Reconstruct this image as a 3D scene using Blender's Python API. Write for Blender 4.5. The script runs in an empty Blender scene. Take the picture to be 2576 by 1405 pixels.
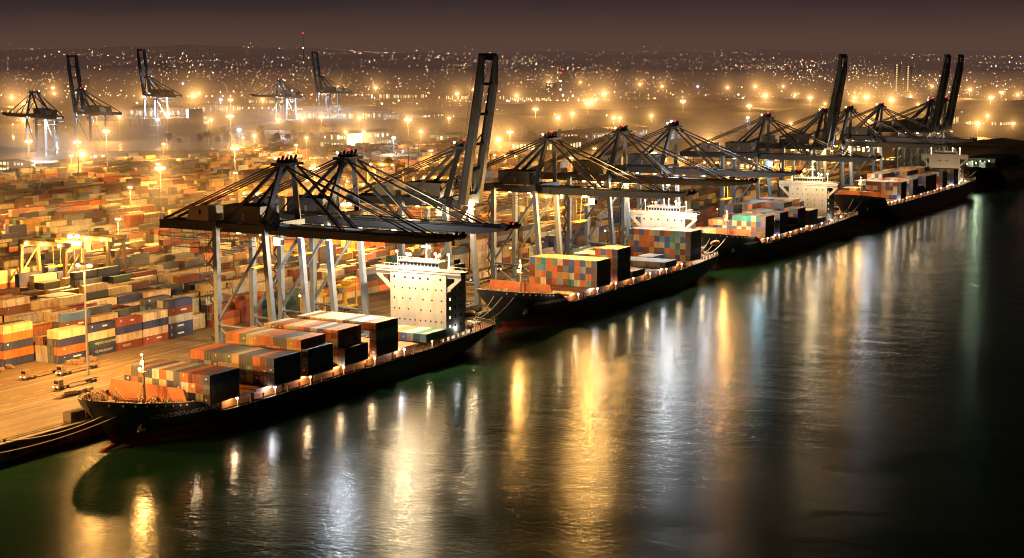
import bpy, math, random
from mathutils import Vector, Matrix
R = math.radians
random.seed(11)
S = bpy.context.scene
COL = S.collection
S.view_settings.view_transform = 'Standard'
try: S.view_settings.look = 'None'
except Exception: pass
S.view_settings.exposure = 0.0
S.render.engine = 'CYCLES'
try:
    S.cycles.use_denoising = True
    S.cycles.max_bounces = 5
    S.cycles.diffuse_bounces = 2
    S.cycles.glossy_bounces = 3
    S.cycles.volume_bounces = 0
    S.cycles.transparent_max_bounces = 8
    S.cycles.sample_clamp_indirect = 4.0
    S.cycles.sample_clamp_direct = 40.0
    S.cycles.pixel_filter_type = 'BLACKMAN_HARRIS'; S.cycles.filter_width = 1.05
    S.cycles.caustics_reflective = False
    S.cycles.caustics_refractive = False
except Exception: pass

# ------------------------------------------------------------------ camera
HC, FPX, TH, PIT = 100.0, 4060.0 / 2576.0, R(29.1), math.atan(562.5 / 4060.0)
cd = bpy.data.cameras.new('camera'); cam = bpy.data.objects.new('camera', cd); COL.objects.link(cam)
cd.sensor_width = 36.0; cd.lens = 36.0 * FPX; cd.clip_start = 1.0; cd.clip_end = 60000.0
cam.location = (0, 0, HC); cam.rotation_euler = (R(90) - PIT, 0, TH)
S.camera = cam
FW = (-math.sin(TH), math.cos(TH)); RT = (math.cos(TH), math.sin(TH))
def view(x, y, z):                       # which slice of the port can be seen at all, and how far off it lies
    D = x * FW[0] + y * FW[1]; X = x * RT[0] + y * RT[1]; d = HC - z
    Z = D * math.cos(PIT) + d * math.sin(PIT); Y = d * math.cos(PIT) - D * math.sin(PIT)
    if Z < 1: return (9, 9, 1)
    return (FPX * X / Z, FPX * Y / Z, Z)  # x in -.5 .. .5, y down in -.27 .. .27
def seen(x, y, z, m=0.03):
    u, v, Z = view(x, y, z)
    return abs(u) < 0.5 + m and -0.3 < v < 0.2727 + m

# ------------------------------------------------------------------ materials
def newmat(name):
    m = bpy.data.materials.new(name); m.use_nodes = True
    nt = m.node_tree; b = nt.nodes['Principled BSDF']
    return m, nt, b
def N(nt, t, **kw):
    n = nt.nodes.new(t)
    for k, v in kw.items(): setattr(n, k, v)
    return n
def mix_rgb(nt, fac, a, b, mode='MIX'):
    n = N(nt, 'ShaderNodeMix', data_type='RGBA', blend_type=mode)
    for i, v in ((0, fac), (6, a), (7, b)):
        if hasattr(v, 'links') or hasattr(v, 'is_linked'): nt.links.new(v, n.inputs[i])
        elif i == 0: n.inputs[0].default_value = v
        else: n.inputs[i].default_value = (*v[:3], 1)
    return n.outputs[2]
def mat(name, c, rough=0.6, metal=0.0, dirt=0.35, scale=0.35, bump=0.0, dirtc=None, stretch=None):
    m, nt, b = newmat(name)
    tc = N(nt, 'ShaderNodeTexCoord'); mp = N(nt, 'ShaderNodeMapping')
    nt.links.new(tc.outputs['Object'], mp.inputs[0])
    if stretch: mp.inputs['Scale'].default_value = stretch
    nz = N(nt, 'ShaderNodeTexNoise'); nz.inputs['Scale'].default_value = scale; nz.inputs['Detail'].default_value = 6; nz.inputs['Roughness'].default_value = .65
    nt.links.new(mp.outputs[0], nz.inputs['Vector'])
    rp = N(nt, 'ShaderNodeValToRGB'); rp.color_ramp.elements[0].position = .35; rp.color_ramp.elements[1].position = .7
    nt.links.new(nz.outputs['Fac'], rp.inputs[0])
    ml = N(nt, 'ShaderNodeMath', operation='MULTIPLY'); ml.inputs[1].default_value = dirt
    nt.links.new(rp.outputs[0], ml.inputs[0])
    dc = dirtc or tuple(x * 0.35 for x in c[:3])
    nt.links.new(mix_rgb(nt, ml.outputs[0], c, dc), b.inputs['Base Color'])
    b.inputs['Roughness'].default_value = rough; b.inputs['Metallic'].default_value = metal
    if bump:
        bp = N(nt, 'ShaderNodeBump'); bp.inputs['Strength'].default_value = bump; bp.inputs['Distance'].default_value = .2
        nt.links.new(nz.outputs['Fac'], bp.inputs['Height']); nt.links.new(bp.outputs[0], b.inputs['Normal'])
    return m
def emit(name, c, st):
    m, nt, b = newmat(name)
    nt.nodes.remove(b); e = N(nt, 'ShaderNodeEmission'); e.inputs[0].default_value = (*c, 1); e.inputs[1].default_value = st
    nt.links.new(e.outputs[0], nt.nodes['Material Output'].inputs[0])
    try: m.cycles.emission_sampling = 'NONE'
    except Exception: pass
    return m
def colour_source_mat(name, src, attr=None):      # painted corrugated steel: the paint colour is the object's own (or a face attribute)
    m, nt, b = newmat(name)
    if src == 'obj':
        o = N(nt, 'ShaderNodeObjectInfo'); c = o.outputs['Color']
    else:
        o = N(nt, 'ShaderNodeVertexColor'); o.layer_name = attr; c = o.outputs[0]
    g = N(nt, 'ShaderNodeNewGeometry'); mp = N(nt, 'ShaderNodeMapping'); mp.inputs['Scale'].default_value = (1, 1, .22)
    nt.links.new(g.outputs['Position'], mp.inputs[0])
    nz = N(nt, 'ShaderNodeTexNoise'); nz.inputs['Scale'].default_value = .9; nz.inputs['Detail'].default_value = 5
    nt.links.new(mp.outputs[0], nz.inputs['Vector'])
    rp = N(nt, 'ShaderNodeValToRGB'); rp.color_ramp.elements[0].position = .45; rp.color_ramp.elements[1].position = .75
    rp.color_ramp.elements[1].color = (.55, .55, .55, 1); nt.links.new(nz.outputs[0], rp.inputs[0])
    nt.links.new(mix_rgb(nt, rp.outputs[0], c, (.09, .045, .025)), b.inputs['Base Color'])
    b.inputs['Roughness'].default_value = .55
    wv = N(nt, 'ShaderNodeTexWave', wave_type='BANDS', bands_direction='DIAGONAL'); wv.inputs['Scale'].default_value = 1.1
    nt.links.new(g.outputs['Position'], wv.inputs['Vector'])
    bp = N(nt, 'ShaderNodeBump'); bp.inputs['Strength'].default_value = .5; bp.inputs['Distance'].default_value = .05
    nt.links.new(wv.outputs[0], bp.inputs['Height']); nt.links.new(bp.outputs[0], b.inputs['Normal'])
    return m
M = dict(
    crane=mat('dark_crane_steel', (.030, .031, .036), .6, .0, .5, .2),
    leg=mat('pale_blue_leg_paint', (.135, .165, .20), .5, 0, .45, .25),
    rail=mat('rail_steel', (.12, .11, .10), .5, .3),
    cable=mat('dark_cable', (.05, .045, .04), .6),
    house_grey=mat('machinery_house_grey', (.085, .078, .075), .6),
    house_cream=mat('cream_house_panels', (.26, .22, .175), .6),
    white=mat('white_ship_paint', (.52, .455, .36), .5, 0, .6, .5, dirtc=(.40, .28, .16), stretch=(1, 1, .15)),
    dark=mat('dark_opening', (.012, .012, .014), .3),
    glassd=mat('dark_window_glass', (.02, .025, .03), .1),
    orange=mat('orange_primer_steel', (.46, .13, .035), .6, 0, .5, .5, dirtc=(.16, .05, .02)),
    hatch=mat('hatch_cover_red', (.42, .15, .05), .6, 0, .4, .4),
    deck=mat('ship_deck_rust', (.32, .13, .06), .7, 0, .6, .5),
    gear=mat('deck_gear_grime', (.42, .27, .15), .6, 0, .8, 1.2, dirtc=(.03, .02, .015)),
    yellow=mat('yellow_machine_paint', (.62, .36, .03), .5, 0, .5, .8),
    rtg=mat('cream_gantry_paint', (.5, .36, .18), .5, 0, .4, .4),
    pole=mat('galvanised_pole', (.42, .38, .32), .5, .2),
    rope=mat('mooring_rope', (.62, .55, .42), .8),
    tarp=mat('grey_brown_tarpaulin', (.10, .075, .045), .8, 0, .5, 1.0, .6),
    quaywall=mat('quay_wall_concrete', (.16, .13, .10), .85, 0, .7, .4, .4),
    kerb=mat('quay_coping', (.34, .28, .2), .8),
    rubber=mat('black_rubber', (.02, .02, .02), .8),
    paint=mat('worn_line_paint', (.62, .55, .42), .7, 0, .6, 1.5),
    lettering=mat('white_lettering', (.75, .75, .75), .6),
    ledpanel=mat('container_mark_white', (.7, .7, .68), .6),
    lifeboat=mat('lifeboat_orange', (.62, .13, .03), .4),
    warehouse=mat('warehouse_wall', (.7, .55, .33), .7),
    roofm=mat('metal_roof', (.26, .21, .16), .6, 0, .4, .1),
    tower=mat('city_block_wall', (.12, .10, .09), .8),
    leafy=mat('dark_foliage', (.05, .055, .025), .9),
    trunk=mat('tree_bark', (.09, .06, .04), .9),
    box=colour_source_mat('container_paint', 'obj'),
    boxes=colour_source_mat('container_paint_far', 'attr', 'Col'),
    sodium=emit('sodium_lamp_lens', (1, .62, .22), 22),
    sodium_far=emit('far_sodium_lamp_lens', (1, .52, .14), 14),
    warm=emit('warm_lamp_lens', (1, .78, .42), 12),
    cool=emit('cool_lamp_lens', (.85, .93, 1), 16),
    red=emit('red_beacon_lens', (1, .02, .03), 6),
    winwarm=emit('lit_window_warm', (1, .66, .28), 2.2),
    deckwin=emit('lit_deck_opening', (1, .80, .5), .9),
    winwhite=emit('lit_window_white', (1, .93, .8), 2.0),
)
SHIP_Y = None
def hull_material():
    m, nt, b = newmat('black_hull_red_boot')
    g = N(nt, 'ShaderNodeNewGeometry'); sx = N(nt, 'ShaderNodeSeparateXYZ'); nt.links.new(g.outputs['Position'], sx.inputs[0])
    nz = N(nt, 'ShaderNodeTexNoise'); nz.inputs['Scale'].default_value = .25; nz.inputs['Detail'].default_value = 7
    mp = N(nt, 'ShaderNodeMapping'); mp.inputs['Scale'].default_value = (1, 1, .3); nt.links.new(g.outputs['Position'], mp.inputs[0]); nt.links.new(mp.outputs[0], nz.inputs[0])
    gt = N(nt, 'ShaderNodeMath', operation='GREATER_THAN'); gt.inputs[1].default_value = 3.8; nt.links.new(sx.outputs[2], gt.inputs[0])
    c = mix_rgb(nt, gt.outputs[0], (.16, .022, .015), (.015, .014, .015))
    rp = N(nt, 'ShaderNodeValToRGB'); rp.color_ramp.elements[0].position = .5; rp.color_ramp.elements[1].position = .8; rp.color_ramp.elements[1].color = (.5, .5, .5, 1)
    nt.links.new(nz.outputs[0], rp.inputs[0])
    nt.links.new(mix_rgb(nt, rp.outputs[0], c, (.07, .035, .02)), b.inputs['Base Color'])
    b.inputs['Roughness'].default_value = .45
    return m
M['hull'] = hull_material()

# ------------------------------------------------------------------ mesh builder
class MB:
    def __init__(s): s.v, s.f, s.c = [], [], []
    def add(s, vs, fs, col=None):
        n = len(s.v); s.v += [tuple(v) for v in vs]; s.f += [tuple(i + n for i in f) for f in fs]
        if col is not None: s.c += [col] * len(fs)
        return s
    def box(s, cx, cy, cz, sx, sy, sz, rz=0, col=None, bottom=True):
        x, y, z = sx / 2, sy / 2, sz / 2; c, n = math.cos(rz), math.sin(rz)
        vs = [(cx + a * x * c - b * y * n, cy + a * x * n + b * y * c, cz + d * z) for d in (-1, 1) for a, b in ((-1, -1), (1, -1), (1, 1), (-1, 1))]
        fs = [(4, 5, 6, 7), (0, 1, 5, 4), (1, 2, 6, 5), (2, 3, 7, 6), (3, 0, 4, 7)]
        if bottom: fs.append((3, 2, 1, 0))
        return s.add(vs, fs, col)
    def beam(s, p, q, w, h=None, w2=None, h2=None):
        p, q = Vector(p), Vector(q); h = h or w; w2 = w2 or w; h2 = h2 or h
        d = (q - p).normalized(); up = Vector((0, 0, 1)) if abs(d.z) < .95 else Vector((1, 0, 0))
        a = d.cross(up).normalized(); b = a.cross(d).normalized()
        vs = []
        for o, W, Hh in ((p, w, h), (q, w2, h2)):
            for i, j in ((-1, -1), (1, -1), (1, 1), (-1, 1)): vs.append(o + a * i * W / 2 + b * j * Hh / 2)
        return s.add(vs, [(0, 1, 2, 3), (7, 6, 5, 4), (0, 4, 5, 1), (1, 5, 6, 2), (2, 6, 7, 3), (3, 7, 4, 0)])
    def tube(s, p, q, r, r2=None, n=8):
        p, q = Vector(p), Vector(q); r2 = r if r2 is None else r2
        d = (q - p).normalized(); up = Vector((0, 0, 1)) if abs(d.z) < .95 else Vector((1, 0, 0))
        a = d.cross(up).normalized(); b = a.cross(d).normalized()
        vs = [o + (a * math.cos(2 * math.pi * i / n) + b * math.sin(2 * math.pi * i / n)) * rr for o, rr in ((p, r), (q, r2)) for i in range(n)]
        fs = [(i, (i + 1) % n, n + (i + 1) % n, n + i) for i in range(n)] + [tuple(range(n))[::-1], tuple(range(n, 2 * n))]
        return s.add(vs, fs)
    def prism(s, pts, y0, y1, axis='y'):              # pts: (a, b) outline in x-z (axis y), y-z (axis x) or x-y (axis z)
        def P(a, b, t): return (a, t, b) if axis == 'y' else (t, a, b) if axis == 'x' else (a, b, t)
        n = len(pts); vs = [P(a, b, t) for t in (y0, y1) for a, b in pts]
        return s.add(vs, [(i, (i + 1) % n, n + (i + 1) % n, n + i) for i in range(n)] + [tuple(range(n))[::-1], tuple(range(n, 2 * n))])
    def ball(s, c, r, n=8, m=5, sz=1.0, col=None):
        vs = [(c[0], c[1], c[2] + r * sz)]
        for j in range(1, m):
            t = math.pi * j / m
            vs += [(c[0] + r * math.sin(t) * math.cos(2 * math.pi * i / n), c[1] + r * math.sin(t) * math.sin(2 * math.pi * i / n), c[2] + r * sz * math.cos(t)) for i in range(n)]
        vs.append((c[0], c[1], c[2] - r * sz)); L = len(vs) - 1
        fs = [(0, 1 + i, 1 + (i + 1) % n) for i in range(n)]
        for j in range(m - 2):
            o = 1 + j * n
            fs += [(o + i, o + n + i, o + n + (i + 1) % n, o + (i + 1) % n) for i in range(n)]
        o = 1 + (m - 2) * n
        fs += [(o + i, L, o + (i + 1) % n) for i in range(n)]
        return s.add(vs, fs, col)
    def octa(s, c, r, col=None):
        x, y, z = c
        return s.add([(x + r, y, z), (x, y + r, z), (x - r, y, z), (x, y - r, z), (x, y, z + r), (x, y, z - r)],
                     [(0, 1, 4), (1, 2, 4), (2, 3, 4), (3, 0, 4), (1, 0, 5), (2, 1, 5), (3, 2, 5), (0, 3, 5)], col)
    def mesh(s, name, m, smooth=False):
        me = bpy.data.meshes.new(name); me.from_pydata(s.v, [], s.f)
        if s.c:
            at = me.color_attributes.new('Col', 'FLOAT_COLOR', 'CORNER'); i = 0
            buf = []
            for f, c in zip(s.f, s.c): buf += list(c[:3]) + [1.0] if False else (list(c[:3]) + [1.0]) * len(f)
            at.data.foreach_set('color', buf)
        me.materials.append(m)
        if smooth: me.polygons.foreach_set('use_smooth', [True] * len(me.polygons))
        me.update()
        return me
    def build(s, name, m, parent=None, loc=None, smooth=False):
        o = bpy.data.objects.new(name, s.mesh(name, M[m] if isinstance(m, str) else m, smooth)); COL.objects.link(o)
        if parent is not None: o.parent = parent
        if loc: o.location = loc
        return o
def put(name, me, parent=None, loc=(0, 0, 0), rz=0.0):
    o = bpy.data.objects.new(name, me); COL.objects.link(o); o.location = loc; o.rotation_euler = (0, 0, rz)
    if parent is not None: o.parent = parent
    return o
def tag(o, label=None, cat=None, group=None, kind=None):
    if label: o['label'] = label
    if cat: o['category'] = cat
    if group: o['group'] = group
    if kind: o['kind'] = kind
    return o
def empty(name, loc, label, cat, group=None, rz=0.0):
    o = bpy.data.objects.new(name, None); COL.objects.link(o); o.location = loc; o.rotation_euler = (0, 0, rz); o.empty_display_size = .5
    return tag(o, label, cat, group)
def copy_tree(o, parent=None):
    c = o.copy(); COL.objects.link(c); c.parent = parent
    for ch in list(KIDS.get(o.name, [])) or [x for x in COL.objects if x.parent == o]: copy_tree(ch, c)
    return c
KIDS = {}
def index_tree(o):
    KIDS[o.name] = [x for x in COL.objects if x.parent == o]
    for k in KIDS[o.name]: index_tree(k)
def lamp(name, loc, W, c, parent=None, r=0.6, spot=None, blend=.6, direction=None):
    l = bpy.data.lights.new(name, 'SPOT' if spot else 'POINT'); l.energy = W; l.color = c; l.shadow_soft_size = r
    if spot: l.spot_size = R(spot); l.spot_blend = blend
    o = bpy.data.objects.new(name, l); COL.objects.link(o); o.location = loc
    if direction is not None: o.rotation_euler = Vector(direction).to_track_quat('-Z', 'Y').to_euler()
    if parent is not None: o.parent = parent
    return o
ORD = 'first second third fourth fifth sixth seventh eighth ninth tenth eleventh twelfth thirteenth fourteenth fifteenth sixteenth seventeenth eighteenth nineteenth twentieth'.split()
def ordn(i):
    if i > 88: return 'distant'
    if i < 20: return ORD[i]
    t = ['twenty', 'thirty', 'forty', 'fifty', 'sixty', 'seventy', 'eighty'][(i + 1) // 10 - 2]
    u = (i + 1) % 10
    return t + '-' + ORD[u - 1] if u else t[:-1] + 'ieth'
SOD = (1.0, .50, .12); WRM = (1.0, .74, .42); WHT = (.86, .93, 1.0); TEAL = (.35, .8, 1.0)

# ------------------------------------------------------------------ setting: ground, water, sky, hills, haze
QX = -301.5
QT = 4.0
def ground_material():
    m, nt, b = newmat('port_ground')
    g = N(nt, 'ShaderNodeNewGeometry')
    def noise(sc, st, det=6):
        mp = N(nt, 'ShaderNodeMapping'); mp.inputs['Scale'].default_value = st; nt.links.new(g.outputs['Position'], mp.inputs[0])
        nz = N(nt, 'ShaderNodeTexNoise'); nz.inputs['Scale'].default_value = sc; nz.inputs['Detail'].default_value = det; nz.inputs['Roughness'].default_value = .6
        nt.links.new(mp.outputs[0], nz.inputs[0]); return nz.outputs[0]
    def ramp(x, p0, p1, c0, c1):
        r = N(nt, 'ShaderNodeValToRGB'); e = r.color_ramp.elements; e[0].position, e[1].position = p0, p1
        e[0].color = (*c0, 1); e[1].color = (*c1, 1); nt.links.new(x, r.inputs[0]); return r.outputs[0]
    c = ramp(noise(.03, (1, 1, 1)), .3, .7, (.20, .145, .08), (.33, .235, .125))
    c = mix_rgb(nt, .55, c, ramp(noise(.45, (1, .04, 1)), .35, .7, (.35, .32, .28), (1, 1, 1)), 'MULTIPLY')
    c = mix_rgb(nt, .5, c, ramp(noise(1.6, (1, .25, 1)), .3, .65, (.45, .42, .38), (1, 1, 1)), 'MULTIPLY')
    nt.links.new(c, b.inputs['Base Color']); b.inputs['Roughness'].default_value = .7
    return m
def water_material():
    m, nt, b = newmat('harbour_water')
    g = N(nt, 'ShaderNodeNewGeometry')
    def noise(sc, st, det, dist=0):
        mp = N(nt, 'ShaderNodeMapping'); mp.inputs['Scale'].default_value = st; mp.inputs['Rotation'].default_value = (0, 0, -TH)
        nt.links.new(g.outputs['Position'], mp.inputs[0])
        nz = N(nt, 'ShaderNodeTexNoise'); nz.inputs['Scale'].default_value = sc; nz.inputs['Detail'].default_value = det; nz.inputs['Distortion'].default_value = dist
        nt.links.new(mp.outputs[0], nz.inputs[0]); return nz.outputs[0]
    b.inputs['Base Color'].default_value = (.008, .027, .010, 1)
    b.inputs['IOR'].default_value = 1.33
    try: b.inputs['Specular IOR Level'].default_value = .5
    except Exception: pass
    r = N(nt, 'ShaderNodeMapRange'); r.inputs[1].default_value = .3; r.inputs[2].default_value = .7; r.inputs[3].default_value = .12; r.inputs[4].default_value = .20
    nt.links.new(noise(.012, (1, 1, 1), 3, .6), r.inputs[0]); nt.links.new(r.outputs[0], b.inputs['Roughness'])
    b1 = N(nt, 'ShaderNodeBump'); b1.inputs['Strength'].default_value = 1.0; b1.inputs['Distance'].default_value = .07
    nt.links.new(noise(.5, (1, 1.8, 1), 4, .3), b1.inputs['Height'])
    b2 = N(nt, 'ShaderNodeBump'); b2.inputs['Strength'].default_value = 1.0; b2.inputs['Distance'].default_value = .2
    nt.links.new(noise(.05, (1, 1.6, 1), 3, .5), b2.inputs['Height']); nt.links.new(b1.outputs[0], b2.inputs['Normal'])
    nt.links.new(b2.outputs[0], b.inputs['Normal'])
    return m
M['ground'] = ground_material(); M['water'] = water_material()
o = MB().add([(QX, -400, QT), (QX, 9000, QT), (-14000, 9000, QT), (-14000, -400, QT)], [(0, 1, 2, 3)]).build('ground', 'ground'); tag(o, kind='structure')
M['farland'] = mat('dark_far_land', (.075, .06, .045), .9, 0, .6, .004)
o = MB().add([(QX - 5, 1700, QT + .3), (9000, 1700 + 8000, QT + .3), (14000, 24000, QT + .3), (-24000, 24000, QT + .3), (-9000, 1800, QT + .3), (-1500, 1800, QT + .3)], [(0, 1, 2, 3, 4, 5)]).build('far_ground', 'farland'); tag(o, kind='structure')
o = MB().add([(QX - 2, -400, 0), (14000, -400, 0), (14000, 14000, 0), (QX - 2, 14000, 0)], [(0, 1, 2, 3)]).build('water', 'water'); tag(o, kind='structure')
o = MB().add([(-2600, 1290, 4.06), (-1150, 1235, 4.06), (-1050, 1330, 4.06), (-1120, 1560, 4.06), (-1400, 1640, 4.06), (-2900, 1720, 4.06)], [(0, 1, 2, 3, 4, 5)]).build('channel_water', 'water'); tag(o, kind='structure')
# quay wall, coping, crane rails, road lines
q = MB(); q.prism([(QX, 0), (QX + .35, 0), (QX + .35, 3.55), (QX, 3.55)], -380, 1690)
o = q.build('quay_wall', 'quaywall'); tag(o, 'stained concrete quay wall dropping from the apron into the dark water', 'quay wall')
q = MB(); q.prism([(QX - .9, QT - .3), (QX + .5, QT - .3), (QX + .5, QT + .32), (QX - .9, QT + .32)], -380, 1690); q.build('coping', 'kerb', o)
q = MB()
for y in range(190, 420, 6): q.tube((QX - .1, y, QT + .3), (QX - .1, y, QT + 1.3), .07, n=5)
for z in (.8, 1.3): q.tube((QX - .1, 190, QT + z), (QX - .1, 414, QT + z), .06, n=5)
q.build('railing', 'rail', o)
for i, y in enumerate(range(200, 330, 14)):
    f = MB(); f.box(QX + .75, y, 1.9, .8, 1.6, 2.4); f = f.build('rubber_fender', 'rubber'); tag(f, f'black rubber fender on the quay wall, {ordn(i)} from the bare quay end', 'fender', 'rubber fenders along the quay wall')
for x in (-304.5, -327.0):
    q = MB(); q.box(x, 640, QT + .02, .5, 2100, .03); q = q.build('crane_rail', 'rail'); tag(q, kind='structure')
for k, x in enumerate((-331.0, -336.2, -341.4, -350.5, -358.5)):
    q = MB()
    if k in (0, 3):
        q.box(x, 640, QT + .012, .28, 2100, .008)
    else:
        for y in range(180, 1500, 9): q.box(x, y, QT + .012, .25, 4.5, .008)
    q = q.build('road_marking', 'paint'); tag(q, kind='structure')

def terrain(name, x0, x1, y0, y1, nx, ny, fn, m):
    vs = [(x0 + (x1 - x0) * i / nx, y0 + (y1 - y0) * j / ny, 0) for j in range(ny + 1) for i in range(nx + 1)]
    vs = [(x, y, fn(x, y)) for x, y, z in vs]
    fs = [(j * (nx + 1) + i, j * (nx + 1) + i + 1, (j + 1) * (nx + 1) + i + 1, (j + 1) * (nx + 1) + i) for j in range(ny) for i in range(nx)]
    o = MB().add(vs, fs).build(name, m, smooth=True); tag(o, kind='structure'); return o
def fbm(x, y):
    return (math.sin(x * 1.0 + y * .7) + .6 * math.sin(x * 2.3 - y * 1.7 + 1.3) + .35 * math.sin(x * 4.9 + y * 4.1 + .4) + .2 * math.sin(x * 9.7 - y * 8.3)) / 2.15
def hillz(x, y):
    D = x * FW[0] + y * FW[1]; X = x * RT[0] + y * RT[1]
    if D < 4200: return -20
    ramp = min(1, (D - 4200) / 6500.0)
    return 8 + ramp ** 1.2 * (118 + 34 * fbm(X / 1500.0, D / 2300.0) + 22 * fbm(X / 520.0 + 3, D / 900.0))
M['hills'] = mat('dark_hillside', (.05, .045, .035), .95, 0, .5, .002)
terrain('hills', -15000, 6000, 3000, 15000, 150, 90, hillz, 'hills')
def moundz(x, y):
    best = -1
    for cx, cy, rx, ry, h in MOUNDS:
        a = math.cos(.5) * (x - cx) + math.sin(.5) * (y - cy); b_ = -math.sin(.5) * (x - cx) + math.cos(.5) * (y - cy)
        t = 1 - (a / rx) ** 2 - (b_ / ry) ** 2
        if t > 0: best = max(best, 4 + h * (t ** .6) * (1 + .22 * fbm(x / 22.0, y / 26.0)))
    return best
MOUNDS = [(-1010, 1900, 330, 60, 15), (-870, 2250, 420, 90, 20), (-640, 2420, 260, 60, 16), (-1250, 1750, 150, 45, 13), (-900, 2700, 700, 110, 22)]
M['mound'] = mat('scrub_mound', (.03, .026, .014), .95, 0, .7, .05)
terrain('wooded_mound', -1800, -250, 1600, 3000, 150, 140, moundz, 'mound')

# haze: volumes over terminal and land behind, own emission standing in for scattered lamplight
def haze_mat(name, absorb, glow, scatter, aniso=.55):
    m = bpy.data.materials.new(name); m.use_nodes = True; nt = m.node_tree
    for n in list(nt.nodes):
        if n.type == 'BSDF_PRINCIPLED': nt.nodes.remove(n)
    out = nt.nodes['Material Output']
    ab = N(nt, 'ShaderNodeVolumeAbsorption'); ab.inputs['Color'].default_value = (0, 0, 0, 1); ab.inputs['Density'].default_value = absorb
    em = N(nt, 'ShaderNodeEmission'); mx = max(glow); em.inputs[0].default_value = (*[g / mx for g in glow], 1); em.inputs[1].default_value = mx * absorb
    ad = N(nt, 'ShaderNodeAddShader'); nt.links.new(ab.outputs[0], ad.inputs[0]); nt.links.new(em.outputs[0], ad.inputs[1]); last = ad
    if scatter:
        sc = N(nt, 'ShaderNodeVolumeScatter'); sc.inputs['Density'].default_value = scatter; sc.inputs['Anisotropy'].default_value = aniso; sc.inputs['Color'].default_value = (1, .9, .8, 1)
        a2 = N(nt, 'ShaderNodeAddShader'); nt.links.new(ad.outputs[0], a2.inputs[0]); nt.links.new(sc.outputs[0], a2.inputs[1]); last = a2
    nt.links.new(last.outputs[0], out.inputs['Volume'])
    return m
for k, (h, y0_, y1_, L_, gl, sc_) in enumerate(((16, 640, 2100, 12000., (1.9, .84, .22), 0), (34, 480, 2300, 14000., (1.3, .58, .16), .0005), (52, 820, 2500, 14000., (1.1, .50, .17), 0), (74, 980, 2900, 14000., (.75, .36, .14), 0))):
    M['hz'] = haze_mat('terminal_haze', 1 / L_, gl, sc_, .6)
    o = MB().box(-330 - 1100 - 40 * k + 4 * k, (y0_ + y1_) / 2, 4.4 + (h - 4.4) / 2 - .1 * k, 2200, y1_ - y0_, h - 4.4).build('terminal_haze', 'hz'); tag(o, kind='structure')
for k, (h, y0_, L_) in enumerate(((45, 1400, 8000.), (90, 2000, 11000.), (150, 2600, 11000.), (230, 3200, 11000.), (330, 3900, 14000.))):
    M['hz'] = haze_mat('distant_haze', 1 / L_, (.098, .053, .040) if k else (.26, .12, .055), 0)
    o = MB().box(-4500 - 10 * k, (y0_ + 15500) / 2, h / 2 - 4 - k, 16000, 15500 - y0_, h).build('distant_haze', 'hz'); tag(o, kind='structure')

# world: night sky lit from below by the city
w = bpy.data.worlds.new('World'); S.world = w; w.use_nodes = True; nt = w.node_tree
bg = nt.nodes['Background']
sky = N(nt, 'ShaderNodeTexSky')
try:
    sky.sky_type = 'NISHITA'; sky.sun_disc = False; sky.sun_elevation = R(-8); sky.sun_rotation = R(200)
except Exception: pass
tc = N(nt, 'ShaderNodeTexCoord'); sx = N(nt, 'ShaderNodeSeparateXYZ'); nt.links.new(tc.outputs['Generated'], sx.inputs[0])
rp = N(nt, 'ShaderNodeValToRGB'); nt.links.new(sx.outputs[2], rp.inputs[0])
e = rp.color_ramp.elements
e[0].position = 0.0; e[0].color = (.088, .050, .038, 1)
e[1].position = 1.0; e[1].color = (.004, .004, .006, 1)
for p, c in ((.009, (.068, .040, .034)), (.034, (.030, .021, .024)), (.09, (.010, .008, .010)), (.25, (.004, .0035, .005))):
    x = e.new(p); x.color = (*c, 1)
cn = N(nt, 'ShaderNodeTexNoise'); cn.inputs['Scale'].default_value = 9; cn.inputs['Detail'].default_value = 5
mpp = N(nt, 'ShaderNodeMapping'); mpp.inputs['Scale'].default_value = (1, 1, 7); nt.links.new(tc.outputs['Generated'], mpp.inputs[0]); nt.links.new(mpp.outputs[0], cn.inputs[0])
cr = N(nt, 'ShaderNodeValToRGB'); cr.color_ramp.elements[0].position = .3; cr.color_ramp.elements[0].color = (.78, .78, .82, 1); cr.color_ramp.elements[1].position = .7; cr.color_ramp.elements[1].color = (1.15, 1.08, 1.05, 1); nt.links.new(cn.outputs[0], cr.inputs[0])
ms = mix_rgb(nt, .015, mix_rgb(nt, 1.0, rp.outputs[0], cr.outputs[0], 'MULTIPLY'), sky.outputs[0], 'ADD')
nt.links.new(ms, bg.inputs[0]); bg.inputs[1].default_value = 0.9

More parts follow.
